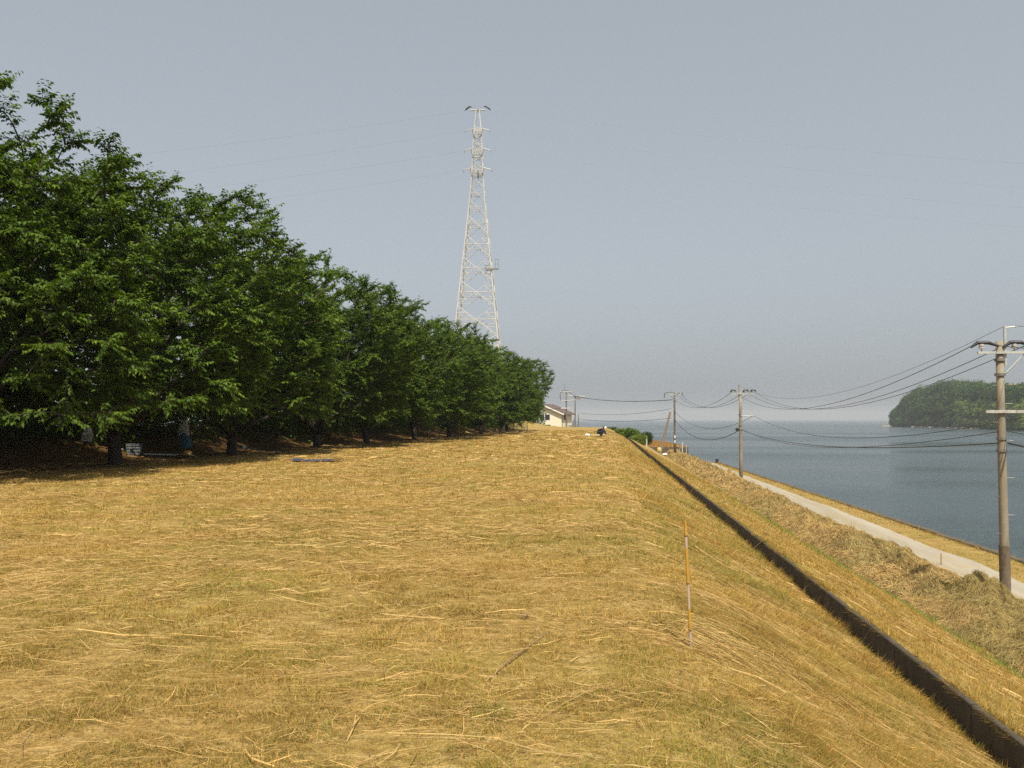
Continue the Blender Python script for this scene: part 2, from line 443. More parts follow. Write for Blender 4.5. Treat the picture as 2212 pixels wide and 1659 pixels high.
def add_blades(x, y, L, W, lean_dir=None, up=.6):
    k = in_view(x, y) & (x > tree_x(y) + 1.0 + 1.5*rng.rand(len(x))); x = x[k]; y = y[k]; n = len(x)
    z = zfun(x, y)
    cl = fbm(x, y, 3.2, 131, 3); cl2 = fbm(x, y, .9, 137, 3)
    L = L * (.55 + .8*sstep(.3, .62, cl)); up = up*.75 + .25*(cl - .45)
    az = rng.uniform(0, 2*math.pi, n) + 0
    if lean_dir is not None:
        az = np.where(rng.rand(n) < .75, lean_dir + rng.normal(0, .5, n), az)
    u = np.clip(rng.normal(up, .28, n), .04, .98)
    ln = L * rng.uniform(.5, 1.3, n); h = np.sqrt(1-u*u)
    d = np.stack([np.cos(az)*h, np.sin(az)*h, u], -1) * ln[:, None]
    wa = az + math.pi/2 + rng.normal(0, .7, n)
    w = np.stack([np.cos(wa), np.sin(wa), np.zeros(n)], -1) * (W * rng.uniform(.6, 1.4, n) * .5)[:, None]
    b = np.stack([x, y, z - .004], -1)
    V = np.stack([b - w, b + w, b + d], 1)
    g = .14 + .45 * sstep(.46, .60, fbm(x, y, .35, 51)) + .16*sstep(9, 4, y)
    c = pick(n, 0) ; gg = rng.rand(n) < g
    c[gg] = np.array([.24, .23, .045]) * (.7 + .6*rng.rand(gg.sum(), 1))
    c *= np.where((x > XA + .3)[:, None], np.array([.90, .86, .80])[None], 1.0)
    c *= (.88 + .26*sstep(.30, .60, cl2))[:, None] * np.array([1, 1, 1])
    rd = sstep(.52, .66, fbm(x, y, 1.4, 139, 3))[:, None]; c = c*(1-rd*.4) + c*np.array([1.0, .88, .85])*rd*.4
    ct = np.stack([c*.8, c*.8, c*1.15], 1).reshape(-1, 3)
    BL['v'].append(V.reshape(-1, 3)); BL['c'].append(ct)
fx = (-7, XA)
add_blades(*sample((-5.2, 3.3), (2.6, 6.0), 9000), .055, .0036)
add_blades(*sample((-8.2, 3.3), (6.0, 9.5), 4600), .062, .0048)
add_blades(*sample((-13.5, 3.3), (9.5, 16), 1700), .075, .0072)
add_blades(*sample((-22, 3.3), (16, 28), 360), .10, .014)
add_blades(*sample((-20, 3.3), (28, 55), 90), .11, .028)
add_blades(*sample((-18, 3.3), (55, 120), 22), .14, .05)
# slopes: stalks lie downhill
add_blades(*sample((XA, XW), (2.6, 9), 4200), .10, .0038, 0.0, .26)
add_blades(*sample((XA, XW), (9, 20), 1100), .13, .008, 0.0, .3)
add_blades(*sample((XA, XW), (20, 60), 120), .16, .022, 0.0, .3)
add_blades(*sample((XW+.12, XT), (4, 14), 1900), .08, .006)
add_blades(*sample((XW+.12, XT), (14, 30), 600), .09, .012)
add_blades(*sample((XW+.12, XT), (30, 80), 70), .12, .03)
def verge(yr, dens, L, W):
    x, y = sample((ROAD1, 18.6), yr, dens); k = (x < seaw(y)) & (x > ROAD1 + .45*(1 - sstep(45, 105, y)) - .1); add_blades(x[k], y[k], L, W)
verge((18, 50), 200, .09, .018); verge((50, 121), 60, .12, .035)
add_blades(*sample((ROAD0-.4, ROAD0+.35), (18, 120), 60), .10, .02)
add_blades(*sample((ROAD1-.1, ROAD1+.5), (18, 120), 40), .10, .02)
y = 15 + 106*rng.rand(9000)**1.3; x = seaw(y) + rng.normal(-.05, .10, 9000); add_blades(x, y, .22, .02)
add_blades(*sample((XT, 11.2), (7, 30), 420), .10, .012)
add_blades(*sample((XT, 11.2), (30, 90), 90), .12, .028)
add_blades(*sample((12.6, 13.75), (15, 120), 70), .10, .02)
# rim of longer grass over the ditch
x = rng.normal(XW - .08, .05, 26000); y = rng.uniform(3, 60, 26000)
add_blades(x, y, .13, .007, 0.2, .55)
x = rng.normal(XW + .10, .04, 46000); y = 3 + 90*rng.rand(46000)**1.5
add_blades(x, y, .10, .007, math.pi, .45)
V = np.concatenate(BL['v']); C = np.concatenate(BL['c'])
g = np_mesh('dry_grass', V, np.arange(len(V)), 3, GRASS, C)
tag(g, 'short dry tan grass stubble covering the field and slopes', 'grass', kind='stuff')

# cut straw lying on the turf
ST = {'v': [], 'c': []}
def add_straw(x, y, L, W, az=None, tilt=.10, lift=.025):
    k = in_view(x, y); x = x[k]; y = y[k]; n = len(x)
    if az is None: a = np.where(rng.rand(n) < .6, rng.normal(0.1, .5, n), rng.uniform(0, math.pi*2, n))
    else: a = az + rng.normal(0, .55, n)
    ln = np.minimum(L * np.clip(rng.lognormal(0, .6, n), .25, 4.0), .55 + .01*y)
    bend = rng.normal(0, .18, n)
    pts = []
    ti = rng.normal(0, tilt, n)
    for t in (-.5, 0, .5):
        aa = a + bend * (t * 2)
        px = x + np.cos(aa) * ln * t; py = y + np.sin(aa) * ln * t
        pz = zfun(px, py) + lift + rng.uniform(0, .012, n) + ti * ln * t
        pts.append(np.stack([px, py, np.maximum(pz, zfun(px, py) + .004)], -1))
    w = np.stack([-np.sin(a), np.cos(a), rng.normal(0, .6, n)], -1) * (W * rng.uniform(.6, 1.5, n) * .5)[:, None]
    V = np.stack([pts[0]-w*.7, pts[0]+w*.7, pts[1]+w, pts[1]-w, pts[2]+w*.6, pts[2]-w*.6], 1)
    c = np.array([.55, .39, .17]) * (.6 + .75 * rng.rand(n, 1)**1.5) * np.array([1, .97, .9])**(rng.rand(n, 1)*2)
    dk = rng.rand(n) < .2; c[dk] = np.array([.30, .18, .06]) * (.7 + .5*rng.rand(dk.sum(), 1))
    ST['v'].append(V.reshape(-1, 3)); ST['c'].append(np.repeat(c, 6, 0))
def swath(xr, yr, dens, *a, thr=.48, **k):
    x, y = sample(xr, yr, dens)
    p = sstep(thr - .10, thr + .12, fbm(x * .55, y * 1.3, .8, 61)) * .80 + .20
    m = rng.rand(len(x)) < p
    add_straw(x[m], y[m], *a, **k)
swath((-5.2, 1.2), (2.8, 6), 1500, .095, .0021)
swath((-5.2, 1.4), (2.8, 7), 34, .30, .0042, thr=.40)
swath((-8, 1.2), (7, 13), 8, .30, .0050, thr=.40)
swath((-8.5, 1.0), (6, 10), 900, .11, .0028)
swath((-15, .8), (10, 18), 360, .12, .0046)
swath((-19, .8), (18, 32), 110, .17, .008)
swath((-17, .8), (32, 60), 15, .32, .022)
swath((-16, .8), (60, 120), 3, .55, .05)
swath((XA, XW-.1), (2.8, 12), 520, .10, .0026, az=-.3)
swath((XA, XW-.1), (12, 40), 90, .15, .006, az=-.3)
swath((XW+.2, XT), (5, 30), 40, .16, .009)
V = np.concatenate(ST['v']); nn = len(V)//6
base = np.arange(nn)[:, None]*6
fi = (base + np.array([[0, 1, 2, 3, 3, 2, 4, 5]])).ravel()
st = np_mesh('cut_straw', V, fi, 4, GRASS, np.concatenate(ST['c']))
tag(st, 'pale cut straw stalks scattered in swaths over the field', 'straw', kind='stuff')

# hay windrow between slope and track
HX0, HX1 = 9.9, 13.65
def hay_h(X, Y):
    e0 = HX0 + 1.1*(fbm(Y*0 + 3, Y, .55, 79, 3) - .42); e1 = HX1 + 1.5*(fbm(Y*0 + 9, Y, .6, 83, 3) - .45)
    u = (X - e0) / (e1 - e0)
    prof = np.clip(np.sin(np.clip(u, 0, 1) * math.pi), 0, 1)**.8
    lumps = .12 + 1.35 * np.clip(fbm(X, Y, .42, 71) - .27, 0, 1) + 1.5*np.clip(fbm(X, Y, .95, 75, 3) - .38, 0, 1)
    return prof * lumps * .95 + prof * (fbm(X, Y, 1.7, 73) - .45) * .62 + prof * (fbm(X, Y, 4.5, 74, 3) - .45) * .28
xs = np.linspace(HX0, HX1 + .2, 46); ys = np.concatenate([np.arange(4, 60, .16), np.arange(60, 149.5, .4)])
XX, YY = np.meshgrid(xs, ys); ZZ = zfun(np.minimum(XX, 13.8), YY) - .05 + hay_h(XX, YY)
V = np.stack([XX, YY, ZZ], -1).reshape(-1, 3); nx = len(xs)
i, j = np.meshgrid(np.arange(nx-1), np.arange(len(ys)-1)); a = (j*nx+i).ravel(); fi = np.stack([a, a+1, a+nx+1, a+nx], -1).ravel()
def hay_material():
    m, nt, b = nodes('hay')
    n1 = noise(nt, pos(nt), .9, 5, .6); n2 = noise(nt, pos(nt), 9, 6, .7)
    tan = ramp(nt, n2, [(.3, (.14, .085, .03)), (.5, (.32, .205, .08)), (.7, (.45, .31, .13))])
    grn = ramp(nt, n2, [(.3, (.11, .092, .034)), (.5, (.25, .205, .08)), (.7, (.36, .285, .12))])
    nt.links.new(mixc(nt, ramp(nt, n1, [(.42, (0, 0, 0)), (.58, (1, 1, 1))]), tan, grn), b.inputs['Base Color'])
    b.inputs['Roughness'].default_value = .95; bump(nt, b, n2, .8, .06); return m
hay_pts = (XX, YY, ZZ)
hb = np_mesh('hay_bank', V, fi, 4, hay_material(), smooth=True)
tag(hb, 'long lumpy bank of raked hay beside the gravel track', 'hay', kind='stuff')
def hay_strands(n, yr, L, W):
    x = rng.uniform(HX0 - .2, HX1 + .1, n); y = rng.uniform(*yr, n)
    e = .05
    z = zfun(np.minimum(x, 13.8), y) - .04 + hay_h(x, y)
    zx = (hay_h(x+e, y) - hay_h(x-e, y)) / (2*e); zy = (hay_h(x, y+e) - hay_h(x, y-e)) / (2*e)
    k = hay_h(x, y) > .02; x = x[k]; y = y[k]; n = len(x); z = z[k]; zx = zx[k]; zy = zy[k]
    a = rng.uniform(0, 6.28, n); ln = L * np.clip(rng.lognormal(0, .4, n), .3, 2.5); cv = rng.normal(0, .5, n)
    pts = []
    for t in (-.5, 0, .5):
        aa = a + cv*t; dx = np.cos(aa)*ln*t; dy = np.sin(aa)*ln*t
        pts.append(np.stack([x+dx, y+dy, z + .02 + zx*dx + zy*dy + rng.uniform(-.02, .06, n)], -1))
    w = np.stack([-np.sin(a), np.cos(a), rng.normal(0, .7, n)], -1) * (W*rng.uniform(.6, 1.5, n)*.5)[:, None]
    V = np.stack([pts[0]-w*.6, pts[0]+w*.6, pts[1]+w, pts[1]-w, pts[2]+w*.5, pts[2]-w*.5], 1)
    gmix = sstep(.44, .6, fbm(x, y, .5, 77))[:, None]
    c = (np.array([.53, .375, .155])*(1-gmix) + np.array([.44, .34, .135])*gmix) * (.55 + .65*rng.rand(n, 1)) * (.7 + .6*fbm(x, y, 2.2, 87))[:, None]
    return V.reshape(-1, 3), np.repeat(c, 6, 0)
A = [hay_strands(150000, (8, 30), .20, .0065), hay_strands(90000, (30, 70), .26, .013), hay_strands(40000, (70, 149), .4, .03)]
V = np.concatenate([a_[0] for a_ in A]); nn = len(V)//6
fi = (np.arange(nn)[:, None]*6 + np.array([[0, 1, 2, 3, 3, 2, 4, 5]])).ravel()
tag(np_mesh('hay_strands', V, fi, 4, GRASS, np.concatenate([a_[1] for a_ in A])), 'loose hay stalks on the raked bank', 'hay', kind='stuff')

# green weeds: tufts along toe and a few in the field
GR = {'v': [], 'c': []}
def tuft(cx, cy, n, spread, h, w, dark=1.0):
    x = cx + rng.normal(0, spread, n); y = cy + rng.normal(0, spread, n); z = zfun(x, y)
    az = rng.uniform(0, 2*math.pi, n); u = rng.uniform(.55, .97, n); hh = np.sqrt(1-u*u); ln = h*rng.uniform(.5, 1.1, n)
    d = np.stack([np.cos(az)*hh, np.sin(az)*hh, u], -1)*ln[:, None]
    ww = np.stack([-np.sin(az), np.cos(az), az*0], -1)*(w*.5)
    b = np.stack([x, y, z], -1)
    GR['v'].append(np.stack([b-ww, b+ww, b+d], 1).reshape(-1, 3))
    GR['c'].append(np.repeat(np.array([.15, .20, .035])*dark*(.7+.6*rng.rand(n, 1)), 3, 0))
for (px, py, n_, h_) in ((1065, 1558, 26, .16), (1076, 1545, 14, .13), (1040, 1600, 10, .09), (690, 1335, 14, .08), (1690, 1560, 18, .12), (1340, 1500, 12, .08), (60, 1560, 14, .09), (640, 1150, 14, .12)):
    p_ = on_z(px, py, 0); tuft(p_.x, p_.y, n_, .05, h_, .006)
for k in range(520):
    yy = 5 + 60 * rng.rand()**1.6; xx = XT - .25 + rng.normal(0, .28)
    if rng.rand() < .75: tuft(xx, yy, 26, .18, .22, .013, .9 + .4*rng.rand())
for k in range(90):
    yy = 4 + 26 * rng.rand()**1.5; xx = rng.uniform(-9, 2.6)
    tuft(xx, yy, 9, .05, .07, .006, 1.0)
V = np.concatenate(GR['v'])
tag(np_mesh('green_weeds', V, np.arange(len(V)), 3, GRASS, np.concatenate(GR['c'])), 'green weed tufts growing back through the mown grass', 'weeds', kind='stuff')

# ------------------------------------------------------------------ trees
def leaf_cloud(P, D, L, W, colr, rngt):
    """one four-cornered leaf per point P pointing along D"""
    n = len(P)
    D = D / np.linalg.norm(D, axis=1)[:, None]
    up = np.stack([rngt.normal(0, .45, n), rngt.normal(0, .45, n), np.ones(n)], -1)
    s = np.cross(D, up); s /= np.linalg.norm(s, axis=1)[:, None]
    nrm = np.cross(s, D)
    ln = (L * rngt.uniform(.7, 1.25, n))[:, None]; w = (W * rngt.uniform(.75, 1.2, n))[:, None] * .5
    m = P + D * ln * .45 + nrm * ln * .06
    V = np.stack([P, m + s*w, P + D*ln - nrm*ln*.10, m - s*w], 1).reshape(-1, 3)
    return V, np.repeat(colr, 4, 0)

def make_tree(seed, H, Rr, zb, nb, tw, lv, L=.13, W=.062, tone=(1, 1, 1)):
    rt = np.random.RandomState(seed); rnd = random.Random(seed)
    wood = MB()
    th = rnd.uniform(1.3, 1.8)
    lean = (rnd.uniform(-.25, .25), rnd.uniform(-.25, .25))
    tp = [Vector((0, 0, -.5)), Vector((0, 0, .05)), Vector((lean[0]*.4, lean[1]*.4, th*.5)), Vector((lean[0], lean[1], th))]
    wood.tube(tp, [.36, .26, .21, .19], 10)
    nodes_ = []
    nl = 9
    for k in range(nl):
        if k < 6: az = 2*math.pi*k/6 + rnd.uniform(-.35, .35); el = rnd.uniform(.35, .75); ln = Rr * rnd.uniform(.8, .95)
        else: az = rnd.uniform(0, 6.28); el = rnd.uniform(.95, 1.3); ln = (H - th) * rnd.uniform(.62, .78)
        d = Vector((math.cos(az)*math.cos(el), math.sin(az)*math.cos(el), math.sin(el)))
        st_ = tp[3] - Vector((0, 0, rnd.uniform(0, .5)))
        pts = []
        for i in range(9):
            t = i/8
            p = st_ + d*ln*t + Vector((0, 0, (.18 if k < 6 else -.02) * ln * t*(1-t))) + Vector((rnd.gauss(0, .10), rnd.gauss(0, .10), rnd.gauss(0, .08))) * (t > 0)
            pts.append(p)
            if i >= 2: nodes_.append(p)
        wood.tube(pts, [.13*(1-.82*i/8) for i in range(9)], 7)
    NP = np.array(nodes_)
    # envelope
    lob = [(rnd.uniform(0, 6.28), rnd.uniform(-.2, 1.2), rnd.uniform(.10, .24), rnd.uniform(.35, .6)) for _ in range(14)]
    zm = zb + (H - zb) * .33
    Ps, Cs, Vs = [], [], []; tk = rnd.uniform(.88, 1.12)
    for k in range(nb):
        az = rt.uniform(0, 2*math.pi); u = rt.uniform(-.42, .97)
        ce = math.sqrt(max(0, 1 - u*u))
        f = 1.0
        dens = .30 + .76 * ((k + .5)/nb)
        for (la, lu, amp, wd) in lob:
            da = math.atan2(math.sin(az-la), math.cos(az-la)) * max(ce, .3)
            f += amp * math.exp(-(da*da + (u-lu)**2) / (wd*wd)) - amp * .10
        rr = f * min(1.04, dens + rt.uniform(-.06, .10))**.5
        if u >= 0: P = Vector(((1-abs(u)**2.7)**.40*math.cos(az)*Rr*rr, (1-abs(u)**2.7)**.40*math.sin(az)*Rr*rr, zm + u*(H-zm)*min(1.0, .42 + .5*rr)))
        else: P = Vector((ce*math.cos(az)*Rr*rr, ce*math.sin(az)*Rr*rr, zm + u/.42*(zm-zb)*min(rr, 1)))
        pv = np.array(P); NP = np.array(nodes_); rp = math.hypot(pv[0], pv[1])
        dd = np.linalg.norm(NP - pv, axis=1) + np.where(NP[:, 2] > pv[2] + .2, 1.0, 0) + np.where(np.hypot(NP[:, 0], NP[:, 1]) > rp + .3, 1.2, 0)
        Q = Vector(NP[int(np.argmin(dd))])
        d = P - Q; ln = d.length
        pass
        if ln < .25: continue
        out = Vector((P.x, P.y, 0)); out = out.normalized() if out.length > .1 else Vector((1, 0, 0))
        tip = (d.normalized()*.7 + out*.35 + Vector((0, 0, .22 if u > .1 else -.05)))
        path = [Q + d*t + Vector((0, 0, .10*ln*math.sin(t*math.pi))) for t in (0, .33, .66, 1)]
        path.append(P + tip.normalized()*rnd.uniform(.2, .55))
        nodes_ += [path[2], path[3]]
        wood.tube(path, [.030, .024, .018, .012, .005], 4, cap=False)
        for q in range(tw):
            t = .28 + .72 * (q + rnd.random()) / tw
            seg = min(int(t*4), 3); ft = t*4 - seg
            b0 = path[seg].lerp(path[seg+1], ft); bd = (path[seg+1]-path[seg]).normalized()
            side = bd.cross(Vector((0, 0, 1)))
            if side.length < .2: side = Vector((rnd.gauss(0, 1), rnd.gauss(0, 1), 0))
            side.normalize()
            sg = 1 if q % 2 else -1
            td = (bd*rnd.uniform(.5, 1.1) + side*sg*rnd.uniform(.5, 1.0) + Vector((0, 0, rnd.gauss(.05 if u < .5 else .22, .45)))).normalized()
            tl = rnd.uniform(.4, .85) * (1.15 - .5*t)
            if q == tw-1: b0 = path[3]; td = (tip + Vector((0, 0, rnd.gauss(.1, .2)))).normalized(); tl = rnd.uniform(.5, .9)
            tt = (np.arange(lv) + rt.uniform(0, 1, lv)) / lv
            base = np.array(b0)[None] + np.array(td)[None]*(tt*tl)[:, None] - np.array([0, 0, 1])[None]*(.10*tl*tt*tt)[:, None]
            sd = np.cross(np.array(td), [0, 0, 1.]); sd /= (np.linalg.norm(sd) + 1e-6)
            alt = np.where(np.arange(lv) % 2, 1, -1)[:, None]
            D = np.array(td)[None]*rt.uniform(.2, .9, (lv, 1)) + sd[None]*alt*rt.uniform(.4, 1, (lv, 1)) + np.array([0, 0, -1.])[None]*rt.uniform(.1, 1.2, (lv, 1))
            Ps.append(base); Vs.append(D)
            kc = rnd.gauss(1, .12)
            cc = np.array([.076, .128, .017]) * kc * tk
            if rnd.random() < .18: cc = np.array([.12, .178, .022]) * kc * tk
            Cs.append(cc[None] * rt.uniform(.7, 1.3, (lv, 1)) * np.array(tone)[None])
    V, Cc = leaf_cloud(np.concatenate(Ps), np.concatenate(Vs), L, W, np.concatenate(Cs), rt)
    return wood, V, Cc

def plant_tree(name, seed, H, Rr, zb, nb, tw, lv, label, cat, group, **kw):
    root = thing(name, (0, 0, 0), label, cat, group)
    wood, V, Cc = make_tree(seed, H, Rr, zb, nb, tw, lv, **kw)
    wood.build('trunk', BARK, root, smooth=True)
    np_mesh('crown', V, np.arange(len(V)), 4, LEAF, Cc, root)
    return root
protoZ = 1.15
GT = 'cherry trees in the row beside the field'
spots = [  # Y, dx, proto, scale, rot, label
    (12.5, -.8, 0, .93, .3, 'green cherry tree at the near end of the row, mostly outside the left edge'),
    (20.5, -.3, 1, .92, 1.1, 'tallest looking cherry tree at the left edge, over the hanging white towel'),
    (27.5, .3, 2, .95, 2.0, 'dark green cherry tree over the grey basket'),
    (36.0, .0, 0, .90, 4.0, 'cherry tree with the white cloth bag hung on its low branches'),
    (45.0, .2, 3, .88, 5.2, 'cherry tree behind the blue cloth, between the white bag and mid row'),
    (54.0, -.2, 1, .86, 2.6, 'cherry tree in the middle of the row'),
    (64.0, .1, 2, .88, .6, 'cherry tree just past the middle of the row, left of the pylon'),
    (75.0, .0, 0, .87, 2.4, 'cherry tree whose top falls left of the foot of the pylon'),
    (87.0, .3, 3, .82, 3.7, 'cherry tree in front of the pylon legs'),
    (99.0, .0, 1, .80, 5.0, 'cherry tree right in front of the right leg of the pylon'),
    (112.0, -1.6, 2, .93, 1.5, 'last cherry tree of the row, nearest the house'),
]
protos = {}
for (Y, dx, pr, s_, rz, lab) in spots:
    if pr not in protos:
        root = plant_tree('cherry_tree', 100 + pr*7, (10.9, 11.3, 10.7, 10.8)[pr], (5.9, 6.2, 6.0, 5.8)[pr], protoZ, 900, 12, 17, lab, 'tree', GT, L=.145, W=.072)
        protos[pr] = root
    else:
        root = copy_tree(protos[pr]); root['label'] = lab
    x = float(tree_x(Y)) + dx
    root.location = (x, Y, float(zfun(x, Y)) - .05); root.scale = (s_*1.06, s_*1.06, s_); root.rotation_euler.z = rz

# dark undergrowth along the top of the bank behind the trunks
rt = np.random.RandomState(31); n_ = 60000
uy = rt.uniform(8, 128, n_); ux = tree_x(uy) - 5.2 + rt.normal(0, 1.3, n_) + 1.0*(fbm(uy, uy*0, .3, 5) - .5)
top_ = .5 + 3.0*fbm(uy, ux, .35, 111); uz = zfun(ux, uy) + top_*rt.rand(n_)
V_, C_ = leaf_cloud(np.stack([ux, uy, uz], -1), rt.normal(0, 1, (n_, 3)), .26, .13, np.array([.07, .115, .015])*rt.uniform(.6, 1.3, (n_, 1)), rt)
tag(np_mesh('undergrowth', V_, np.arange(len(V_)), 4, LEAF, C_), 'dark undergrowth on the bank behind the cherry trees', 'undergrowth', kind='stuff')

PSTEEL = plain('pylon_steel', (.52, .52, .50), .5, .1, .12, 2)
# ------------------------------------------------------------------ lattice pylon
PY = 181.0
pc = on_y(1031, 905, PY); PX = pc.x
def pz(y): return on_y(1031, y, PY).z
def half(y):                                  # half width of the body on screen row y
    w = np.interp(y, [238, 295, 381, 430, 745, 935], [6, 17, 24, 31, 93, 130])
    return w * S / F * math.hypot(PX, PY) * .5 * 1.02
py_root = thing('pylon', (PX, PY, -3.0), 'tall pale steel lattice power pylon rising behind the tree row', 'pylon', rz=R(4))
pb = -3.0
def corner(y, k):
    h = half(y); sx, sy = ((-1, -1), (1, -1), (1, 1), (-1, 1))[k]
    return Vector((sx*h, sy*h, pz(y) - pb))
rows = [940, 840, 776, 728, 666, 611, 560, 510, 469, 436, 408, 384, 366, 349, 335, 321, 307, 293, 280]
legs = [MB() for _ in range(4)]
allrows = rows + [238]
for k in range(4):
    for a, b_ in zip(allrows[:-1], allrows[1:]):
        w = .135 if a > 500 else .10
        legs[k].tube([corner(a, k), corner(b_, k)], w, 6)
for k in range(4): legs[k].build('leg', PSTEEL, py_root)
br = MB(); hz = MB()
for i in range(len(rows)-1):
    a, b_ = rows[i], rows[i+1]
    for k in range(4):
        k2 = (k+1) % 4
        w = .075 if a > 480 else .055
        br.bar(corner(a, k), corner(b_, k2), w*1.3); br.bar(corner(a, k2), corner(b_, k), w*1.3)
        # crossing height and the horizontal through it
        wa, wb = half(a), half(b_); t = wa/(wa+wb)
        yc = a + (b_-a)*t
        zc = corner(a, k).lerp(corner(b_, k), t); zc2 = corner(a, k2).lerp(corner(b_, k2), t)
        if a > 430 or i % 2: hz.bar(zc, zc2, w*1.3)
        if a > 500:
            mid = zc.lerp(zc2, .5)
            for (lo, e0, e1) in ((corner(a, k), corner(a, k), mid), (corner(b_, k), corner(b_, k), mid), (corner(a, k2), corner(a, k2), mid), (corner(b_, k2), corner(b_, k2), mid)):
                m_ = e0.lerp(e1, .5); tgt = zc if (lo in (corner(a, k), corner(b_, k))) else zc2
                hz.bar(m_, lo.lerp(tgt, .5), .07)
                hz.bar(m_, tgt, .06)
    if a > 430:
        hz.bar((corner(a, 0).lerp(corner(b_, 0), .5)), (corner(a, 2).lerp(corner(b_, 2), .5)), .06)
n_ = len(br.v); br.v += hz.v; br.f += [tuple(i + n_ for i in f) for f in hz.f]; br.build('bracing', PSTEEL, py_root)
arm_tips = []
INSUL = plain('insulator_glass', (.55, .53, .48), .4, 0, .1)
for y in (283, 326, 368):
    h = half(y); z0 = pz(y-5) - pb; z1 = pz(y+9) - pb
    ar = MB()
    for zz in (z0, (z0+z1)/2, z1):
        for k in range(4):
            a_ = [(-h, -h), (h, -h), (h, h), (-h, h)]; p0 = a_[k]; p1_ = a_[(k+1) % 4]
            ar.bar(Vector((*p0, zz)), Vector((*p1_, zz)), .08)
    for k in range(4):
        a_ = [(-h, -h), (h, -h), (h, h), (-h, h)]; p0 = a_[k]; p1_ = a_[(k+1) % 4]
        for t in range(4):
            ar.bar(Vector((*p0, z0)).lerp(Vector((*p1_, z0)), t/4), Vector((*p0, z1)).lerp(Vector((*p1_, z1)), (t+1)/4), .08)
            ar.bar(Vector((*p0, z1)).lerp(Vector((*p1_, z1)), t/4), Vector((*p0, z0)).lerp(Vector((*p1_, z0)), (t+1)/4), .08)
    ar.build('arm_frame', PSTEEL, py_root)
    for sx in (-1, 1):
        tip = Vector((sx*h, -.3, z0)); e = tip + Vector((sx*1.9, 0, -.55))
        ins = MB(); ins.tube([tip, e], .07, 6)
        for q in range(9):
            c_ = tip.lerp(e, .12 + .09*q); c2 = tip.lerp(e, .12 + .09*q + .04)
            ins.tube([c_, c2], .13, 8)
        ins.build('insulator_string', INSUL, py_root)
        MB().tube([e, e + Vector((sx*.05, 0, -.55))], [.09, .05], 6).build('hanging_clamp', DARKSTEEL, py_root)
        arm_tips.append((y, 0, sx, e))
    jl = MB(); a_ = Vector((-h - .35, -h - .4, z1 + .9)); b2 = Vector((h + .35, -h - .4, z1 + .9))
    jl.tube([a_.lerp(b2, t/12) + Vector((0, 0, -2.0*(1-(2*t/12-1)**2)**.5)) for t in range(13)], .09, 5)
    jl.build('jumper_loop', DARKSTEEL, py_root)
tm = MB(); zt = pz(238) - pb
tm.bar((-1.7, 0, zt), (1.7, 0, zt), .22); tm.bar((0, -1.2, zt), (0, 1.2, zt), .18)
tm.build('peak_bar', PSTEEL, py_root)
for sx in (-1, 1):
    hd = MB(); hd.tube([(sx*1.3, 0, zt + .7), (sx*1.8, 0, zt + .85), (sx*2.5, 0, zt + .35), (sx*2.9, 0, zt - .1)], [.08, .20, .20, .06], 8)
    hd.build('clamp_cover', BLACK, py_root)
dm = MB().tube([(.2, -half(380)-.3, pz(374)-pb), (.2, -half(380)-.3, pz(390)-pb)], [.07, .18], 6); dm.build('hanging_weight', BLACK, py_root)
# maintenance platform
pf = MB(); zpf = pz(590) - pb; hx = half(590); k_ = S/F*math.hypot(PX, PY)
pf.box(hx - 1.3, hx + .1, -hx - .6, -hx + .2, zpf, zpf + .3); pf.box(hx + .1, hx + 1.6, -hx - .4, -hx + .1, zpf + .15, zpf + .4)
pf.build('platform', DARKSTEEL, py_root)
rl = MB()
for (x0, x1, z1) in ((hx - 1.3, hx - .2, 1.1), (hx + .9, hx + 1.6, 2.4)):
    for yy in (-hx - .35,):
        rl.bar((x0, yy, zpf+.2), (x0, yy, zpf+z1), .05); rl.bar((x1, yy, zpf+.2), (x1, yy, zpf+z1), .05); rl.bar((x0, yy, zpf+z1), (x1, yy, zpf+z1), .09)
        rl.bar((x0, yy, zpf+z1*.55), (x1, yy, zpf+z1*.55), .06)
rl.build('platform_rail', DARKSTEEL, py_root)

# ------------------------------------------------------------------ wires
def wire(name, a, b, sag, r, mat, label, cat, group, n=40):
    a = Vector(a); b = Vector(b); root = thing(name, a, label, cat, group) if False else None
    m = MB(); pts = []
    for i in range(n+1):
        t = i/n; p = (b - a)*t; p.z -= 4*sag*t*(1-t); pts.append(p)
    m.tube(pts, r, 5)
    o = m.build(name, mat); o.location = a
    return tag(o, label, cat, group)
pm = Matrix.Translation(py_root.location) @ Matrix.Rotation(py_root.rotation_euler.z, 4, 'Z')
lev = {283: 'top', 326: 'middle', 368: 'lowest'}
for (y, sy, sx, e) in arm_tips:
    a = pm @ e; b_ = a + (Vector((330, 40, -12)) if sx > 0 else Vector((-330, 0, -6)))
    wire('power_line', a, b_, 9, .022, ALU, 'faint power line sagging %s from the %s arms of the pylon' % ('right' if sx > 0 else 'left', lev[y]), 'power line', 'power lines strung from the pylon')
for sx in (-1, 1):
    a = pm @ Vector((sx*2.9, 0, zt - .1)); b_ = a + (Vector((330, 40, -12)) if sx > 0 else Vector((-330, 0, -6)))
    wire('earth_wire', a, b_, 8, .022, ALU, 'faint earth wire running %s from the tip of the pylon' % ('right' if sx > 0 else 'left'), 'power line', 'power lines strung from the pylon')

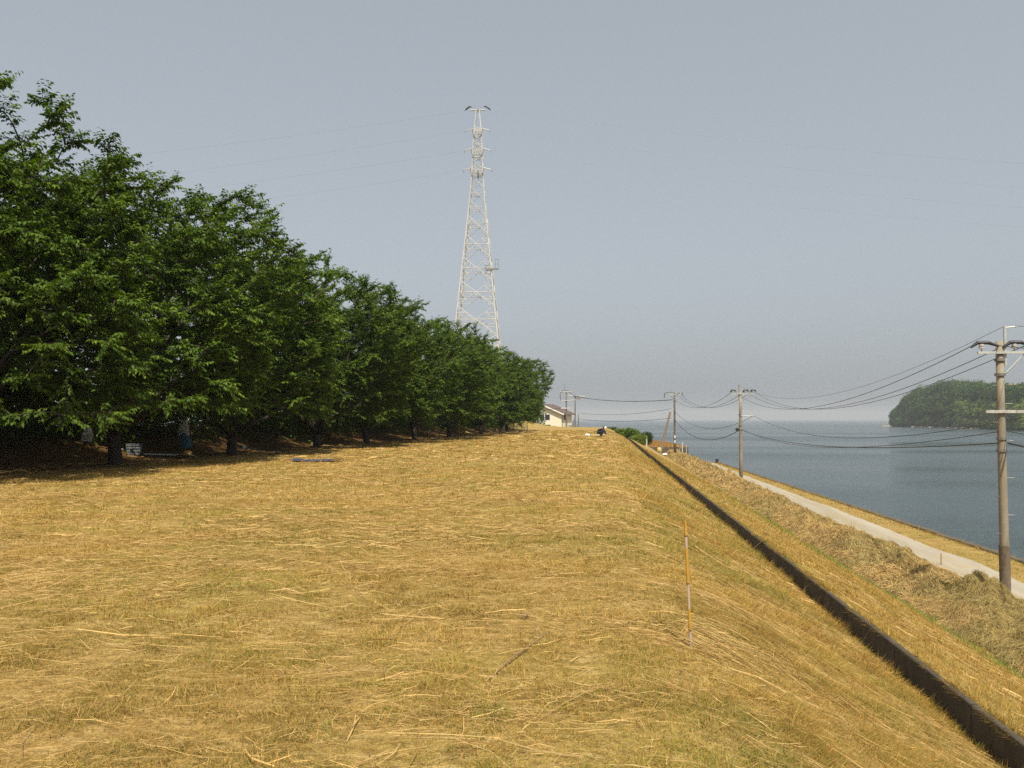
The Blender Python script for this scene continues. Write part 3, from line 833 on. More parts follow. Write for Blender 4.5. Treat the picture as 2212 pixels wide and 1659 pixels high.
# ------------------------------------------------------------------ utility poles by the track
def insulator_mb(p, h=.22, r=.07):
    m = MB(); m.lathe(p, [(0, 0), (.02, 0), (.02, h*.35), (r, h*.38), (r*.9, h*.55), (r*.6, h*.6), (r*.9, h*.68), (r*.75, h*.95), (0, h)], 10); return m
def pole_base(name, loc, H, label, group, r0=.17, r1=.10, lean=(0, 0)):
    root = thing(name, loc, label, 'utility pole', group)
    m = MB(); m.tube([(lean[0]*t*H, lean[1]*t*H, t*H - (.6 if t == 0 else 0)) for t in (0, .25, .5, .75, 1)], [r0 + (r1-r0)*t for t in (0, .25, .5, .75, 1)], 16)
    m.build('pole', POLECON if loc[1] < 100 else DARKPOLE, root, smooth=True)
    return root
GP = 'concrete utility poles along the gravel track'
P1 = on_y(2172, 1283, 29.6); P1.z = ZB
p1 = pole_base('utility_pole', P1, 8.85, 'nearest tall utility pole at the right edge, in front of the wooded island', GP, .155, .115)
h1 = on_y(2160, 705, 29.6).z - ZB
m = MB().tube([(.16, -.05, 8.0), (.16, -.05, h1)], .045, 8); m.build('top_pipe', STEEL, p1)
m = MB().tube([(.16, -.05, h1 - .05), (.55, -.05, h1 - .02)], .025, 6); m.build('pipe_bracket', STEEL, p1)
m = MB().box(-.75, 1.15, -.17, -.08, 8.42, 8.50); m.build('crossarm', STEEL, p1)
m = MB().bar((.75, -.12, 8.42), (.12, -.12, 7.75), .035); m.build('arm_brace', STEEL, p1)
pin1 = [(-.62, -.12, 8.50), (.42, -.12, 8.50), (1.08, -.12, 8.50)]
for q in pin1:
    insulator_mb(q, .26, .10).build('insulator', CERAM, p1)
    c = MB().tube([(q[0]-.35, q[1], q[2]+.14), (q[0]-.12, q[1], q[2]+.30), (q[0]+.2, q[1], q[2]+.30), (q[0]+.55, q[1], q[2]+.18)], [.035, .065, .065, .035], 8)
    c.build('insulator_cover', BLACK, p1)
za = on_y(2170, 889, 29.6).z - ZB
m = MB().box(-.55, 1.7, -.20, -.11, za - .05, za + .05); m.build('lower_arm', plain('pale_arm', (.40, .385, .34), .6), p1)
for q in (za + 1.7, za + 1.2, za - .95, za - 1.35):
    m = MB().tube([(0, 0, q), (0, 0, q + .09)], .168, 14); m.build('band', DARKSTEEL, p1)
for i in range(9):
    z = 2.4 + i*.62; sx = 1 if i % 2 else -1
    m = MB().tube([(sx*.12, -.05, z), (sx*.32, -.12, z)], .014, 5); m.build('step_bolt', DARKSTEEL, p1)
m = MB().tube([(0, 0, .35), (0, 0, 2.0)], .168, 16); m.build('wrap_sleeve', plain('sleeve', (.14, .105, .07), .8), p1)
m = MB()
for dx in (.04, .12): m.tube([(dx, -.20, -.1), (dx, -.20, .42)], .028, 6)
m.build('ground_guard', plain('yellow_guard', (.36, .25, .05), .6), p1)
# second pole
P2 = on_y(1601, 1033, 87); P2.z = ZB
H2 = on_y(1600, 846, 87).z - ZB
p2 = pole_base('utility_pole', P2, H2, 'utility pole standing beside the track in the middle distance, open sea behind it', GP, .20, .125)
h2 = on_y(1596, 831, 87).z - ZB
MB().tube([(-.12, 0, H2 - .8), (-.12, 0, h2)], .06, 6).build('top_pipe', POLECON, p2)
MB().box(-.95, 1.35, -.18, -.08, H2 - .28, H2 - .19).build('crossarm', STEEL, p2)
MB().bar((.8, -.13, H2 - .28), (.1, -.13, H2 - 1.1), .05).build('arm_brace', STEEL, p2)
pin2 = [(-.75, -.13, H2 - .19), (.5, -.13, H2 - .19), (1.25, -.13, H2 - .19)]
for q in pin2:
    insulator_mb(q, .3, .12).build('insulator', CERAM, p2)
    MB().tube([(q[0]-.25, q[1], q[2]+.16), (q[0]-.1, q[1], q[2]+.34), (q[0]+.15, q[1], q[2]+.34), (q[0]+.35, q[1], q[2]+.2)], [.05, .085, .085, .05], 8).build('insulator_cover', BLACK, p2)
z2a = on_y(1610, 898, 87).z - ZB
MB().bar((0, -.16, z2a), (1.35, -.16, z2a - .05), .06).build('lower_arm', STEEL, p2)
MB().bar((.1, -.16, z2a + .9), (1.2, -.16, z2a), .03).build('arm_brace', STEEL, p2)
z2b = on_y(1600, 929, 87).z - ZB
for q in (z2a + .05, z2b, z2b + .4):
    MB().tube([(0, 0, q), (0, 0, q + .12)], .19, 12).build('band', DARKSTEEL, p2)
MB().box(-.5, -.18, -.1, .1, z2b - .1, z2b + .2).build('cable_joint', BLACK, p2)
# third pole with prop
P3 = on_y(1458, 979, 140)
H3 = on_y(1457, 848, 140).z - P3.z
p3 = pole_base('utility_pole', P3, H3, 'far utility pole by the shore with a leaning prop pole', GP, .21, .14)
MB().box(-1.1, 1.1, -.2, -.1, H3 - .45, H3 - .33).build('crossarm', STEEL, p3)
for q in (-.9, .35, .95):
    insulator_mb((q, -.15, H3 - .33), .34, .13).build('insulator', CERAM, p3)
MB().tube([(-1.7, -.15, H3 - .9), (-1.6, -.15, H3 - .1), (-1.0, -.15, H3 + .05), (-.2, -.15, H3 + .05)], .06, 6).build('jumper_cable', BLACK, p3)
MB().tube([(.2, -.15, H3 - .5), (.8, -.15, H3 - .05), (1.3, -.15, H3 - .05), (1.35, -.15, H3 - .5)], .06, 6).build('jumper_cable', BLACK, p3)
for zz in (H3 - 1.5, H3 - 3.3, H3 - 4.6, H3 - 6.2):
    MB().tube([(0, 0, zz), (0, 0, zz + .14)], .21, 10).build('band', DARKSTEEL, p3)
MB().bar((-.9, -.1, H3 - 2.9), (0, -.1, H3 - 2.7), .07).build('side_bracket', STEEL, p3)
for zz in (1.7, 2.5):
    MB().box(-.09, .09, -.24, -.20, zz, zz + .45).build('number_plate', WHITE, p3)
b0 = on_y(1426, 978, 138.6); t0 = on_y(1448, 890, 139.6)
pr = thing('prop_pole', b0, 'thick wooden prop pole leaning against the far utility pole', 'prop pole')
MB().tube([(0, 0, -.4), (t0 - b0)*.5, (t0 - b0)], [.22, .19, .16], 12).build('shaft', plain('prop_wood', (.20, .14, .10), .8), pr)
# wires along the track
GW = 'overhead cables along the track'
P0 = Vector((P1.x + .1, -28, ZB))
def wp(root_loc, q): return Vector(root_loc) + Vector(q)
names = ('left', 'middle', 'right')
for i in range(3):
    a = wp(P1, pin1[i]) + Vector((-.3, 0, .2)); b_ = wp(P2, pin2[i]) + Vector((0, 0, .25))
    wire('overhead_cable', a, b_, 2.0, .014, WIRE, '%s of the three sagging upper cables between the nearest and the middle pole' % names[i], 'cable', GW)
    wire('overhead_cable', wp(P1, pin1[i]) + Vector((.5, 0, .2)), wp(P0, pin1[i]), 2.0, .013, WIRE, 'upper cable from the %s insulator of the nearest pole out of the right edge' % names[i], 'cable', GW)
    c = P3 + Vector(((-.9, .35, .95)[i], -.15, H3 - .2))
    wire('overhead_cable', b_, c, 2.0, .022, WIRE, '%s of the three sagging upper cables between the middle and the far pole' % names[i], 'cable', GW)
wire('earth_cable', wp(P1, (.16, -.05, h1)), wp(P2, (-.12, 0, h2)), 1.9, .008, WIRE, 'thin topmost cable between the tips of the nearest and the middle pole', 'cable', GW)
wire('earth_cable', wp(P1, (.5, -.05, h1)), wp(P0, (.16, 0, h1)), 1.9, .008, WIRE, 'thin topmost cable leaving the tip of the nearest pole to the right', 'cable', GW)
wire('overhead_cable', wp(P1, (1.6, -.16, za)), wp(P2, (1.3, -.16, z2a)), 1.5, .016, WIRE, 'single cable hung from the white lower arm of the nearest pole', 'cable', GW)
wire('overhead_cable', wp(P2, (1.3, -.16, z2a)), P3 + Vector((0, -.2, H3 - 3.2)), 2.0, .026, WIRE, 'single middle cable between the middle and the far pole', 'cable', GW)
z1b = on_y(2170, 957, 29.6).z - ZB
wire('telephone_cable', wp(P1, (-.15, -.1, z1b)), wp(P2, (.1, -.1, z2b)), .75, .021, WIRE, 'thick black lowest cable between the nearest and the middle pole', 'cable', GW)
wire('telephone_cable', wp(P1, (-.15, -.1, z1b + .38)), wp(P2, (.1, -.1, z2b + .1)), 1.1, .014, WIRE, 'thin cable just above the thick lowest cable of the nearest pole', 'cable', GW)
wire('telephone_cable', wp(P1, (.15, -.1, z1b)), wp(P0, (0, 0, z1b)), 1.2, .028, WIRE, 'thick black lowest cable leaving the nearest pole to the right', 'cable', GW)
wire('telephone_cable', wp(P1, (.15, -.1, z1b + .4)), wp(P0, (0, 0, z1b + .4)), 1.2, .012, WIRE, 'thin lower cable leaving the nearest pole to the right', 'cable', GW)
wire('telephone_cable', wp(P2, (-.1, -.1, z2b)), P3 + Vector((0, -.2, H3 - 4.5)), 2.0, .04, WIRE, 'thick black lowest cable between the middle and the far pole', 'cable', GW)

# ------------------------------------------------------------------ poles, house, hedge at the far end
GL = 'poles standing beside the house'
YF = 188.0
def far_pole(x, ytop, Y, label, r=.2):
    b_ = on_y(x, 905, Y); b_.z = -3.4
    H = on_y(x, ytop, Y).z + 3.4
    return pole_base('utility_pole', b_, H, label, GL, r, r*.7), b_, H
q1, B1, HB1 = far_pole(1223.5, 845, YF, 'left pole of the pair beside the house, with a thin aerial on top')
MB().tube([(-.35, 0, HB1), (-.35, 0, HB1 + 1.6)], .05, 5).build('aerial', DARKSTEEL, q1)
MB().bar((-1.4, -.25, HB1 - .2), (1.2, -.25, HB1 - .2), .14).build('crossarm', STEEL, q1)
MB().bar((-1.2, -.25, HB1 - 3.9), (1.0, -.25, HB1 - 3.9), .14).build('lower_arm', STEEL, q1)
MB().bar((-1.3, -.25, HB1 - 2.2), (2.2, -.25, HB1 - 2.0), .1).build('middle_arm', STEEL, q1)
MB().tube([(-1.3, -.3, HB1 - 2.2), (-1.4, -.3, HB1 - .6), (-.9, -.3, HB1 + .1), (.6, -.3, HB1 + .1)], .06, 6).build('jumper_cable', BLACK, q1)
MB().tube([(.6, -.3, HB1 - .1), (1.6, -.3, HB1 - 1.0), (2.8, -.3, HB1 - 1.2)], .06, 6).build('jumper_cable', BLACK, q1)
q2, B2, HB2 = far_pole(1242.5, 853, YF + 1, 'right pole of the pair beside the house, carrying a small transformer box', .17)
MB().bar((-1.6, -.25, HB2 - .1), (2.2, -.25, HB2 - .4), .12).build('crossarm', STEEL, q2)
MB().box(.25, 1.2, -.5, .2, HB2 - 1.0, HB2 - .3).build('transformer_box', DARKSTEEL, q2)
MB().box(-1.5, .3, -.5, .3, 3.3, 3.6).build('platform', DARKSTEEL, q2)
MB().bar((-1.4, -.2, .2), (-.2, -.2, 5.0), .13).build('brace', DARKSTEEL, q2)
MB().tube([(-.4, -.3, HB2 - .3), (.6, -.3, HB2 - .3), (2.0, -.3, HB2 - .65), (2.7, -.3, HB2 - .85)], [.08, .12, .15, .05], 6).build('cable_sleeve', BLACK, q2)
q3, B3, HB3 = far_pole(1249.5, 892, YF + .5, 'short thin pole right of the pair beside the house', .14)
MB().bar((-.5, 0, HB3 - .3), (.5, 0, HB3 - .3), .08).build('crossarm', STEEL, q3)
MB().tube([(0, 0, 1.0), (0, 0, 2.4)], .19, 8).build('sleeve', BLACK, q3)
GS = 'cables between the far pole and the poles beside the house'
wire('overhead_cable', B2 + Vector((2.6, -.3, HB2 - .8)), P3 + Vector((-.3, 0, H3 - 1.2)), .45, .06, WIRE, 'thick uppermost cable between the far pole and the pair by the house', 'cable', GS)
wire('overhead_cable', on_y(1249, 891.6, YF), on_y(1452, 882.8, 140), .7, .032, WIRE, 'middle cable between the far pole and the pair by the house', 'cable', GS)
wire('overhead_cable', on_y(1249, 905, YF), on_y(1452, 903, 140), .55, .036, WIRE, 'lowest cable between the far pole and the pair by the house', 'cable', GS)
wire('overhead_cable', B1 + Vector((-1.3, -.25, HB1 - 3.9)), B1 + Vector((-32, -12, HB1 - 3.2)), 1.0, .05, WIRE, 'cable running left from the pair of poles into the last cherry tree', 'cable', GS)

# house: gable end towards the field
HW = plain('cream_wall', (.72, .66, .50), .8, 0, .06)
HW_SHADE = plain('cream_wall_shaded', (.62, .58, .48), .8, 0, .06)  # cream wall again, shade of the side walls put into the colour
ROOF = plain('brown_roof', (.105, .075, .06), .7, 0, .3, 12)
GLASS = plain('dark_glass', (.03, .035, .04), .12, 0, .2)
hY = 196.0
c0 = on_y(1183, 905, hY); c1 = on_y(1212.5, 905, hY); c2 = on_y(1231, 905, hY + 5)
hz0 = -3.4
zr = on_y(1178, 876, hY).z; ze = on_y(1212, 892, hY).z
hr = thing('house', (c1.x, hY, hz0), 'cream walled house with a brown gabled roof beyond the end of the field', 'house')
W_ = 9.0; D_ = 6.5                           # gable width runs left, depth runs away and right
ax = Vector((-1, -.05, 0)).normalized(); dp = Vector((c2.x - c1.x, 5, 0)).normalized()
def hp(u, v, z): return ax*u + dp*v + Vector((0, 0, z))
eh = ze - hz0; rh = zr - hz0 + .25
MB().poly([hp(0, 0, 0), hp(0, 0, eh), hp(W_/2, 0, rh - .2), hp(W_, 0, eh), hp(W_, 0, 0)]).build('gable_wall', HW, hr)
m = MB(); m.quad(hp(0, 0, 0), hp(0, D_, 0), hp(0, D_, eh), hp(0, 0, eh)); m.quad(hp(W_, 0, 0), hp(W_, 0, eh), hp(W_, D_, eh), hp(W_, D_, 0))
m.poly([hp(0, D_, 0), hp(W_, D_, 0), hp(W_, D_, eh), hp(W_/2, D_, rh - .2), hp(0, D_, eh)])
m.build('side_wall', HW_SHADE, hr)
m = MB()
for (u0, u1, z0, z1) in ((-.9, W_/2, eh - .42, rh), (W_ + .9, W_/2, eh - .42, rh)):
    a0 = hp(u0, -.7, z0); a1 = hp(u1, -.7, z1); a2 = hp(u1, D_+.6, z1); a3 = hp(u0, D_+.6, z0); t = Vector((0, 0, .16))
    m.quad(a0+t, a1+t, a2+t, a3+t); m.quad(a0, a3, a2, a1); m.quad(a0, a0+t, a3+t, a3)
m.build('roof', ROOF, hr)
m = MB()
for (u0, z0) in ((-.9, eh - .42), (W_ + .9, eh - .42)):
    a0 = hp(u0, -.74, z0 - .12); a1 = hp(W_/2, -.74, rh - .12); t = Vector((0, 0, .3)); d_ = dp*.03
    m.quad(a0, a1, a1+t, a0+t); m.quad(a0+d_, a0+t+d_, a1+t+d_, a1+d_)
m.build('fascia', WHITE, hr)
zw = on_y(1205, 899, hY).z - hz0
wf = MB(); u0, u1 = 2.6, 5.2
wf.quad(hp(u1, -.03, zw - 1.0), hp(u0, -.03, zw - 1.0), hp(u0, -.03, zw + .5), hp(u1, -.03, zw + .5)); wf = wf.build('window', WHITE, hr)
for (a, b_) in ((u0+.1, (u0+u1)/2-.08), ((u0+u1)/2+.08, u1-.1)):
    MB().quad(hp(b_, -.05, zw - .9), hp(a, -.05, zw - .9), hp(a, -.05, zw + .4), hp(b_, -.05, zw + .4)).build('pane', GLASS, wf)
wf2 = MB().quad(hp(-.03, 1.5, zw - .9), hp(-.03, 2.6, zw - .9), hp(-.03, 2.6, zw + .5), hp(-.03, 1.5, zw + .5)).build('window', GLASS, hr)
MB().tube([hp(-.06, .5, .2), hp(-.06, .5, eh)], .07, 6).build('downpipe', DARKSTEEL, hr)
MB().box(-5.6, -1.6, -2.2, -.6, 0, 3.2).build('annex_wall', HW, hr)
MB().box(-5.9, -1.3, -2.4, -.4, 3.2, 3.4).build('annex_roof', ROOF, hr)

# leafy volume for shrubs and hedge
def shrub(name, loc, dims, n, L, W, c, label, cat, group=None, box=False, seed=1, stems=True):
    rt = np.random.RandomState(seed); rnd = random.Random(seed)
    root = thing(name, loc, label, cat, group)
    if box:
        P = (rt.rand(n, 3) - [.5, .5, 0])
        f = rt.randint(0, 3, n); P[f == 0, 1] = -.5 + .06*rt.rand((f == 0).sum()); P[f == 1, 2] = 1 - .08*rt.rand((f == 1).sum())
        P = P * np.array(dims)[None]
    else:
        k = rt.randint(0, 9, n)
        cen = np.stack([rt.uniform(-.55, .55, 9), rt.uniform(-.55, .55, 9), rt.uniform(.3, .72, 9)], -1)
        d = rt.normal(0, 1, (n, 3)); d /= np.linalg.norm(d, axis=1)[:, None]
        P = cen[k] * np.array([.5, .5, 1]) * 1.0 + d * (rt.uniform(.5, 1.05, (n, 1))) * np.array([.27, .27, .28])
        P[:, 2] = np.clip(P[:, 2], .02, 1.2); P = P * np.array(dims)[None]
    D = rt.normal(0, 1, (n, 3)) + np.array([0, 0, .3])
    cc = np.array(c)[None] * rt.uniform(.65, 1.35, (n, 1))
    V, C_ = leaf_cloud(P, D, L, W, cc, rt)
    np_mesh('foliage', V, np.arange(len(V)), 4, LEAF, C_, root)
    if stems:
        m = MB()
        for i in range(7):
            a = rnd.uniform(0, 6.28); m.tube([(0, 0, -.3), (math.cos(a)*dims[0]*.15, math.sin(a)*dims[1]*.15, dims[2]*.35), (math.cos(a)*dims[0]*.3, math.sin(a)*dims[1]*.3, dims[2]*.75)], [.05, .035, .012], 5)
        m.build('stem', BARK, root)
    return root
GB = 'bushes on the seaward slope near the end of the field'
def slope_bush(x, yb, ytop, wpx, Y, c, lab, seed, n=2600):
    p_ = on_y(x, yb, Y); h = on_y(x, ytop, Y).z - p_.z; w = wpx*S/F*Y
    p_.z = min(p_.z, float(zfun(p_.x, Y)) + .1) if p_.x < 9 else p_.z
    return shrub('bush', p_, (w, w, h + max(0, on_y(x, yb, Y).z - p_.z)), n, .24, .12, c, lab, 'bush', GB, seed=seed)
slope_bush(1343, 950, 924, 34, 130, (.14, .19, .028), 'upper light green bush beyond the end of the drain wall', 3)
slope_bush(1366, 955, 923, 36, 122, (.11, .17, .025), 'rounded green bush in the middle of the slope bushes', 4)
slope_bush(1376, 966, 938, 44, 112, (.15, .20, .03), 'lowest and nearest light green bush above the leaning prop pole', 5, 3400)
slope_bush(1397, 958, 928, 30, 134, (.055, .095, .025), 'dark green bush nearest the water', 6)
slope_bush(1320, 936, 922, 26, 150, (.06, .10, .025), 'small dark bush at the far end of the drain wall', 7, 1200)
p_ = on_y(1369.5, 951, 128)
MB().tube([(0, 0, -.6), (0, 0, 1.6)], .07, 6)
o = MB().tube([(0, 0, -1.4), (0, 0, .9)], .07, 8).lathe((0, 0, .9), [(.07, 0), (.05, .06), (0, .08)], 8).build('marker_post', WHITE); o.location = on_y(1397, 956, 126)
tag(o, 'thin white marker post in front of the dark bush by the water', 'post')
hp0 = on_y(1168, 912, 172)
hg = shrub('hedge', (-14.6, 176, float(zfun(-14.6, 176)) - .1), (6.0, 1.6, 2.2), 6000, .28, .15, (.09, .15, .03), 'trimmed green hedge in front of the cream house', 'hedge', box=True, seed=9, stems=False)
p_ = on_y(1172, 910, 184); shrub('garden_tree', (-16.5, 185, -3.2), (7.5, 7, 9.0), 6000, .4, .2, (.05, .09, .02), 'dark rounded garden tree behind the trimmed hedge', 'tree', seed=12)

# green mesh fence at the end of the tree row
fp = on_y(1139, 925, 122)
fr = thing('mesh_fence', (fp.x, 122, 0), 'dark green mesh fence at the end of the tree row', 'fence')
GREEN = plain('green_coating', (.02, .07, .04), .5)
for i in range(5): MB().tube([(-i*2.0, 0, -.2), (-i*2.0, 0, 2.0)], .05, 6).build('post', GREEN, fr)
m = MB()
for i in range(41): m.tube([(-i*.2, 0, .1), (-i*.2, 0, 1.9)], .012, 4)
for i in range(14): m.tube([(0, 0, .1 + i*.138), (-8, 0, .1 + i*.138)], .012, 4)
m.build('mesh_panel', GREEN, fr)

# ------------------------------------------------------------------ spit with stone wall beyond the inlet
m = MB(); top = [(6.5, 156.5), (15.1, 156.5), (15.6, 162), (14.2, 178), (12.4, 192), (10.5, 205), (6.0, 212), (2, 205), (2, 170)]
zt_ = on_y(1430, 966, 157).z
def spit_z(x, y): return zt_ + .35*(fbm([x], [y], .3, 91)[0] - .5) - (.5 if False else 0)
ring = [Vector((x, y, zt_)) for x, y in top]; cen = Vector((9, 180, zt_ + .5))
n0 = len(ring)
m.v = [tuple(v) for v in ring] + [(v.x, v.y, SEA - 1) for v in ring] + [tuple(cen)]
for i in range(n0):
    j_ = (i+1) % n0; m.f.append((i, j_, 2*n0)); m.f.append((i, i+n0, j_+n0, j_))
tag(m.build('headland', TURF), 'dry grass spit of land beyond the inlet', 'headland', kind='structure')
o = MB().box(6.3, 15.25, 156.1, 156.48, SEA - 1, zt_ + .06).build('retaining_wall', STONE)
tag(o, 'dark stone retaining wall of the grassy spit behind the prop pole', 'wall')
x_ = 6.5
V = []; Cg = []
gx = rng.uniform(6.5, 15, 9000); gy = rng.uniform(157, 200, 9000)
k = gx < 15.4 - (gy-162).clip(0)*.115; gx = gx[k]; gy = gy[k]; n_ = len(gx)
az = rng.uniform(0, 6.28, n_); d = np.stack([np.cos(az)*.1, np.sin(az)*.1, rng.uniform(.08, .3, n_)], -1); b_ = np.stack([gx, gy, np.full(n_, zt_ - .02) + .5*(1-np.hypot((gx-9)/7, (gy-180)/28)).clip(0)], -1)
w = np.stack([-np.sin(az), np.cos(az), az*0], -1)*.06
o = np_mesh('spit_grass', np.stack([b_-w, b_+w, b_+d], 1).reshape(-1, 3), np.arange(n_*3), 3, GRASS, np.repeat(np.array([.36, .20, .06])*rng.uniform(.7, 1.3, (n_, 1)), 3, 0))
tag(o, 'rusty dry grass on the spit of land', 'grass', kind='stuff')
# white gate-like post frame at the corner of the spit
b0 = on_y(1474, 983, 154)
gp = thing('post_frame', (b0.x, 154, b0.z), 'pale braced post standing at the water end of the stone wall', 'post')
hgt = on_y(1474, 955, 154).z - b0.z
MB().tube([(0, 0, -.8), (0, 0, hgt)], .11, 8).build('post', plain('pale_wood', (.5, .47, .42), .8), gp)
MB().tube([(.75, .1, -.8), (.7, .1, hgt - .6)], .09, 8).build('side_post', plain('pale_wood2', (.36, .33, .29), .8), gp)
MB().tube([(-1.0, 0, -.3), (-.1, 0, hgt - .4)], .06, 6).build('brace', plain('brace_wood', (.3, .26, .21), .8), gp)

# ------------------------------------------------------------------ wooded island across the water
sil_x = [1927, 1930, 1954, 1981, 2036, 2085, 2114, 2153, 2212, 2300, 2450]
sil_y = [921, 895, 870, 849, 830, 829, 832, 837, 838, 842, 855]
rays = [ray(x, y) for x, y in zip(sil_x, sil_y)]
ks = np.array([v.x/v.y for v in rays]); an = np.array([v.z/v.y for v in rays]); K0 = ks[0]; KE = ks[8]
def front(k): return np.interp(k, [K0, K0 + .34*(KE-K0), KE, KE + .14], [900, 800, 590, 470])
def isl(k, s):
    """k bearing, s metres behind the shoreline"""
    yf = front(k); yc = yf + 80
    zc = EYE + np.interp(k, ks, an) * yc - 5.5
    zc = np.maximum(zc, SEA + .5)
    t = np.clip(s/80, 0, 1); up_ = np.sin(t*math.pi/2)**.75
    z = SEA - .4 + (zc - SEA + .4) * up_
    z = z - np.clip(s - 130, 0, None)*.25
    y = yf + s
    return k*y, y, z
kk = np.linspace(K0, KE + .12, 70); ss = np.concatenate([[0, 3, 8], np.linspace(16, 300, 24)])
KK, SS = np.meshgrid(kk, ss); X_, Y_, Z_ = isl(KK, SS)
nx = len(kk); i, j = np.meshgrid(np.arange(nx-1), np.arange(len(ss)-1)); a = (j*nx+i).ravel()
o = np_mesh('hill', np.stack([X_, Y_, Z_], -1).reshape(-1, 3), np.stack([a, a+1, a+nx+1, a+nx], -1).ravel(), 4, plain('hill_soil', (.035, .05, .018), .9, 0, .3, .05), smooth=True)
tag(o, 'wooded island hill across the water', 'hill', kind='structure')
rt = np.random.RandomState(77)
VV, CC = [], []
def crown(c, r, hgt, colr, nl=260, sz=1.45):
    d = rt.normal(0, 1, (nl, 3)); d /= np.linalg.norm(d, axis=1)[:, None]; d[:, 2] = np.abs(d[:, 2])*1.0 - .25*(rt.rand(nl) < .3)
    P = np.array(c)[None] + d * np.array([r, r, hgt])[None] * rt.uniform(.75, 1.08, (nl, 1))
    D = np.cross(d, rt.normal(0, 1, (nl, 3))) + .3*rt.normal(0, 1, (nl, 3))
    n = len(P); D /= np.linalg.norm(D, axis=1)[:, None]
    s = np.cross(D, d); s /= (np.linalg.norm(s, axis=1)[:, None] + 1e-6)
    L = sz*rt.uniform(.7, 1.4, (n, 1))
    VV.append(np.stack([P - D*L*.5, P + s*L*.35, P + D*L*.5, P - s*L*.35], 1).reshape(-1, 3))
    CC.append(np.repeat(np.array(colr)[None]*rt.uniform(.7, 1.3, (n, 1)), 4, 0))
cnt = 0
for i in range(2600):
    k = rt.uniform(K0 + .002, KE + .09); s = 150*rt.rand()**1.5 + 1
    x, y, z = isl(k, s)
    r = rt.uniform(3.0, 6.6)*(1 if s > 12 else .7)*(1.4 if rt.rand() < .12 else 1)
    base = np.array([.032, .068, .013]) * rt.uniform(.5, 1.75)
    if rt.rand() < .2: base = np.array([.062, .095, .016])*rt.uniform(.8, 1.3)
    low = (k > K0 + .47*(KE-K0)) and s < 34
    if low:
        base = np.array([.14, .19, .040])*rt.uniform(.8, 1.2); r *= .75
    crown((float(x), float(y), float(z) + r*.3), r, r*rt.uniform(.8, 1.25)*(.8 if low else 1), base)
VV = np.concatenate(VV); CC = np.concatenate(CC)
tag(np_mesh('woodland', VV, np.arange(len(VV)), 4, LEAF, CC), 'dense green woodland covering the island', 'woodland', kind='stuff')
# shore rocks
GRK = 'pale rocks at the foot of the island'
for i in range(26):
    k = K0 + .0045*i*rt.uniform(.6, 1.1) if i > 4 else K0 - .008 + .002*i
    yf = float(front(max(k, K0))) - rt.uniform(1, 5); r = rt.uniform(1.0, 2.6)
    m = MB(); m.lathe((0, 0, 0), [(0, -1), (r, -.6), (r*1.05, .2), (r*.7, .7*rt.uniform(.6, 1.2)), (0, .9)], 7)
    m.v = [(v[0]*1.6 + rt.normal(0, .2), v[1] + rt.normal(0, .2), v[2] + rt.normal(0, .12)) for v in m.v]
    o = m.build('shore_rock', plain('rock_%d' % i, (.34, .28, .21), .9, 0, .25) if i == 0 else bpy.data.materials['rock_0']); o.location = (k*yf, yf, SEA + .3)
    tag(o, 'small pale rock along the foot of the wooded island' if i > 4 else 'low dark rock off the left tip of the island', 'rock', GRK)
# house roof among the island trees
x, y, z = isl(ray(2178, 838).x/ray(2178, 838).y, 95.); zi = on_y(2178, 838, float(y)).z
ih = thing('island_house', (float(x), float(y), zi - 4), 'house with a pale gable half hidden in the island woods', 'house')
MB().box(-6, 6, -4, 4, -3, 4.2).build('wall', plain('pink_wall', (.6, .47, .40), .8), ih)
m = MB(); m.quad((-7, -5, 4.0), (7, -5, 4.0), (7, 0, 7.2), (-7, 0, 7.2)); m.quad((7, 5, 4.0), (-7, 5, 4.0), (-7, 0, 7.2), (7, 0, 7.2)); m.build('roof', plain('tan_roof', (.35, .25, .2), .8), ih)

# ------------------------------------------------------------------ bits lying about the field
def gz(x, y): return float(zfun(x, y))
# bamboo stake
b0 = on_z(1492, 1380, -.02); t0 = on_y(1480, 1125, b0.y + .03)
sk = thing('bamboo_stake', (b0.x, b0.y, gz(b0.x, b0.y)), 'thin yellow bamboo stake stuck upright in the grass', 'stake')
dv = t0 - Vector((b0.x, b0.y, gz(b0.x, b0.y)))
BAM = plain('bamboo', (.44, .245, .035), .45, 0, .15, 10); BAMP = plain('bamboo_faded', (.42, .31, .22), .6, 0, .15, 14)
for (a, b_, mt) in ((0, .13, BAMP), (.13, .30, BAM), (.30, .50, BAMP), (.50, .78, BAM), (.78, .88, BAMP), (.88, 1, BAM)):
    MB().tube([dv*a + Vector((0, 0, -.08 if a == 0 else 0)), dv*b_], .011, 10).build('cane_section', mt, sk)
for a in (.13, .50, .88):
    MB().tube([dv*(a-.006), dv*(a+.006)], .0132, 10).build('node', plain('bamboo_node', (.2, .11, .03), .6) if not bpy.data.materials.get('bamboo_node') else bpy.data.materials['bamboo_node'], sk)
# stick
pts = [on_z(x, y, 0) + Vector((0, 0, z)) for (x, y, z) in ((1058, 1467, .0), (1085, 1443, .012), (1110, 1425, .022), (1140, 1402, .014), (1165, 1385, .02), (1190, 1366, .03))]
m = MB().tube([p - pts[0] for p in pts], [.004, .0055, .006, .005, .004, .003], 8); m.tube([pts[4]-pts[0], pts[4]-pts[0]+Vector((-.05, .1, .07))], [.006, .003], 6)
o = m.build('dead_stick', plain('stick_wood', (.24, .15, .08), .8)); o.location = pts[0]
tag(o, 'long brown dead stick lying in the foreground straw', 'stick')
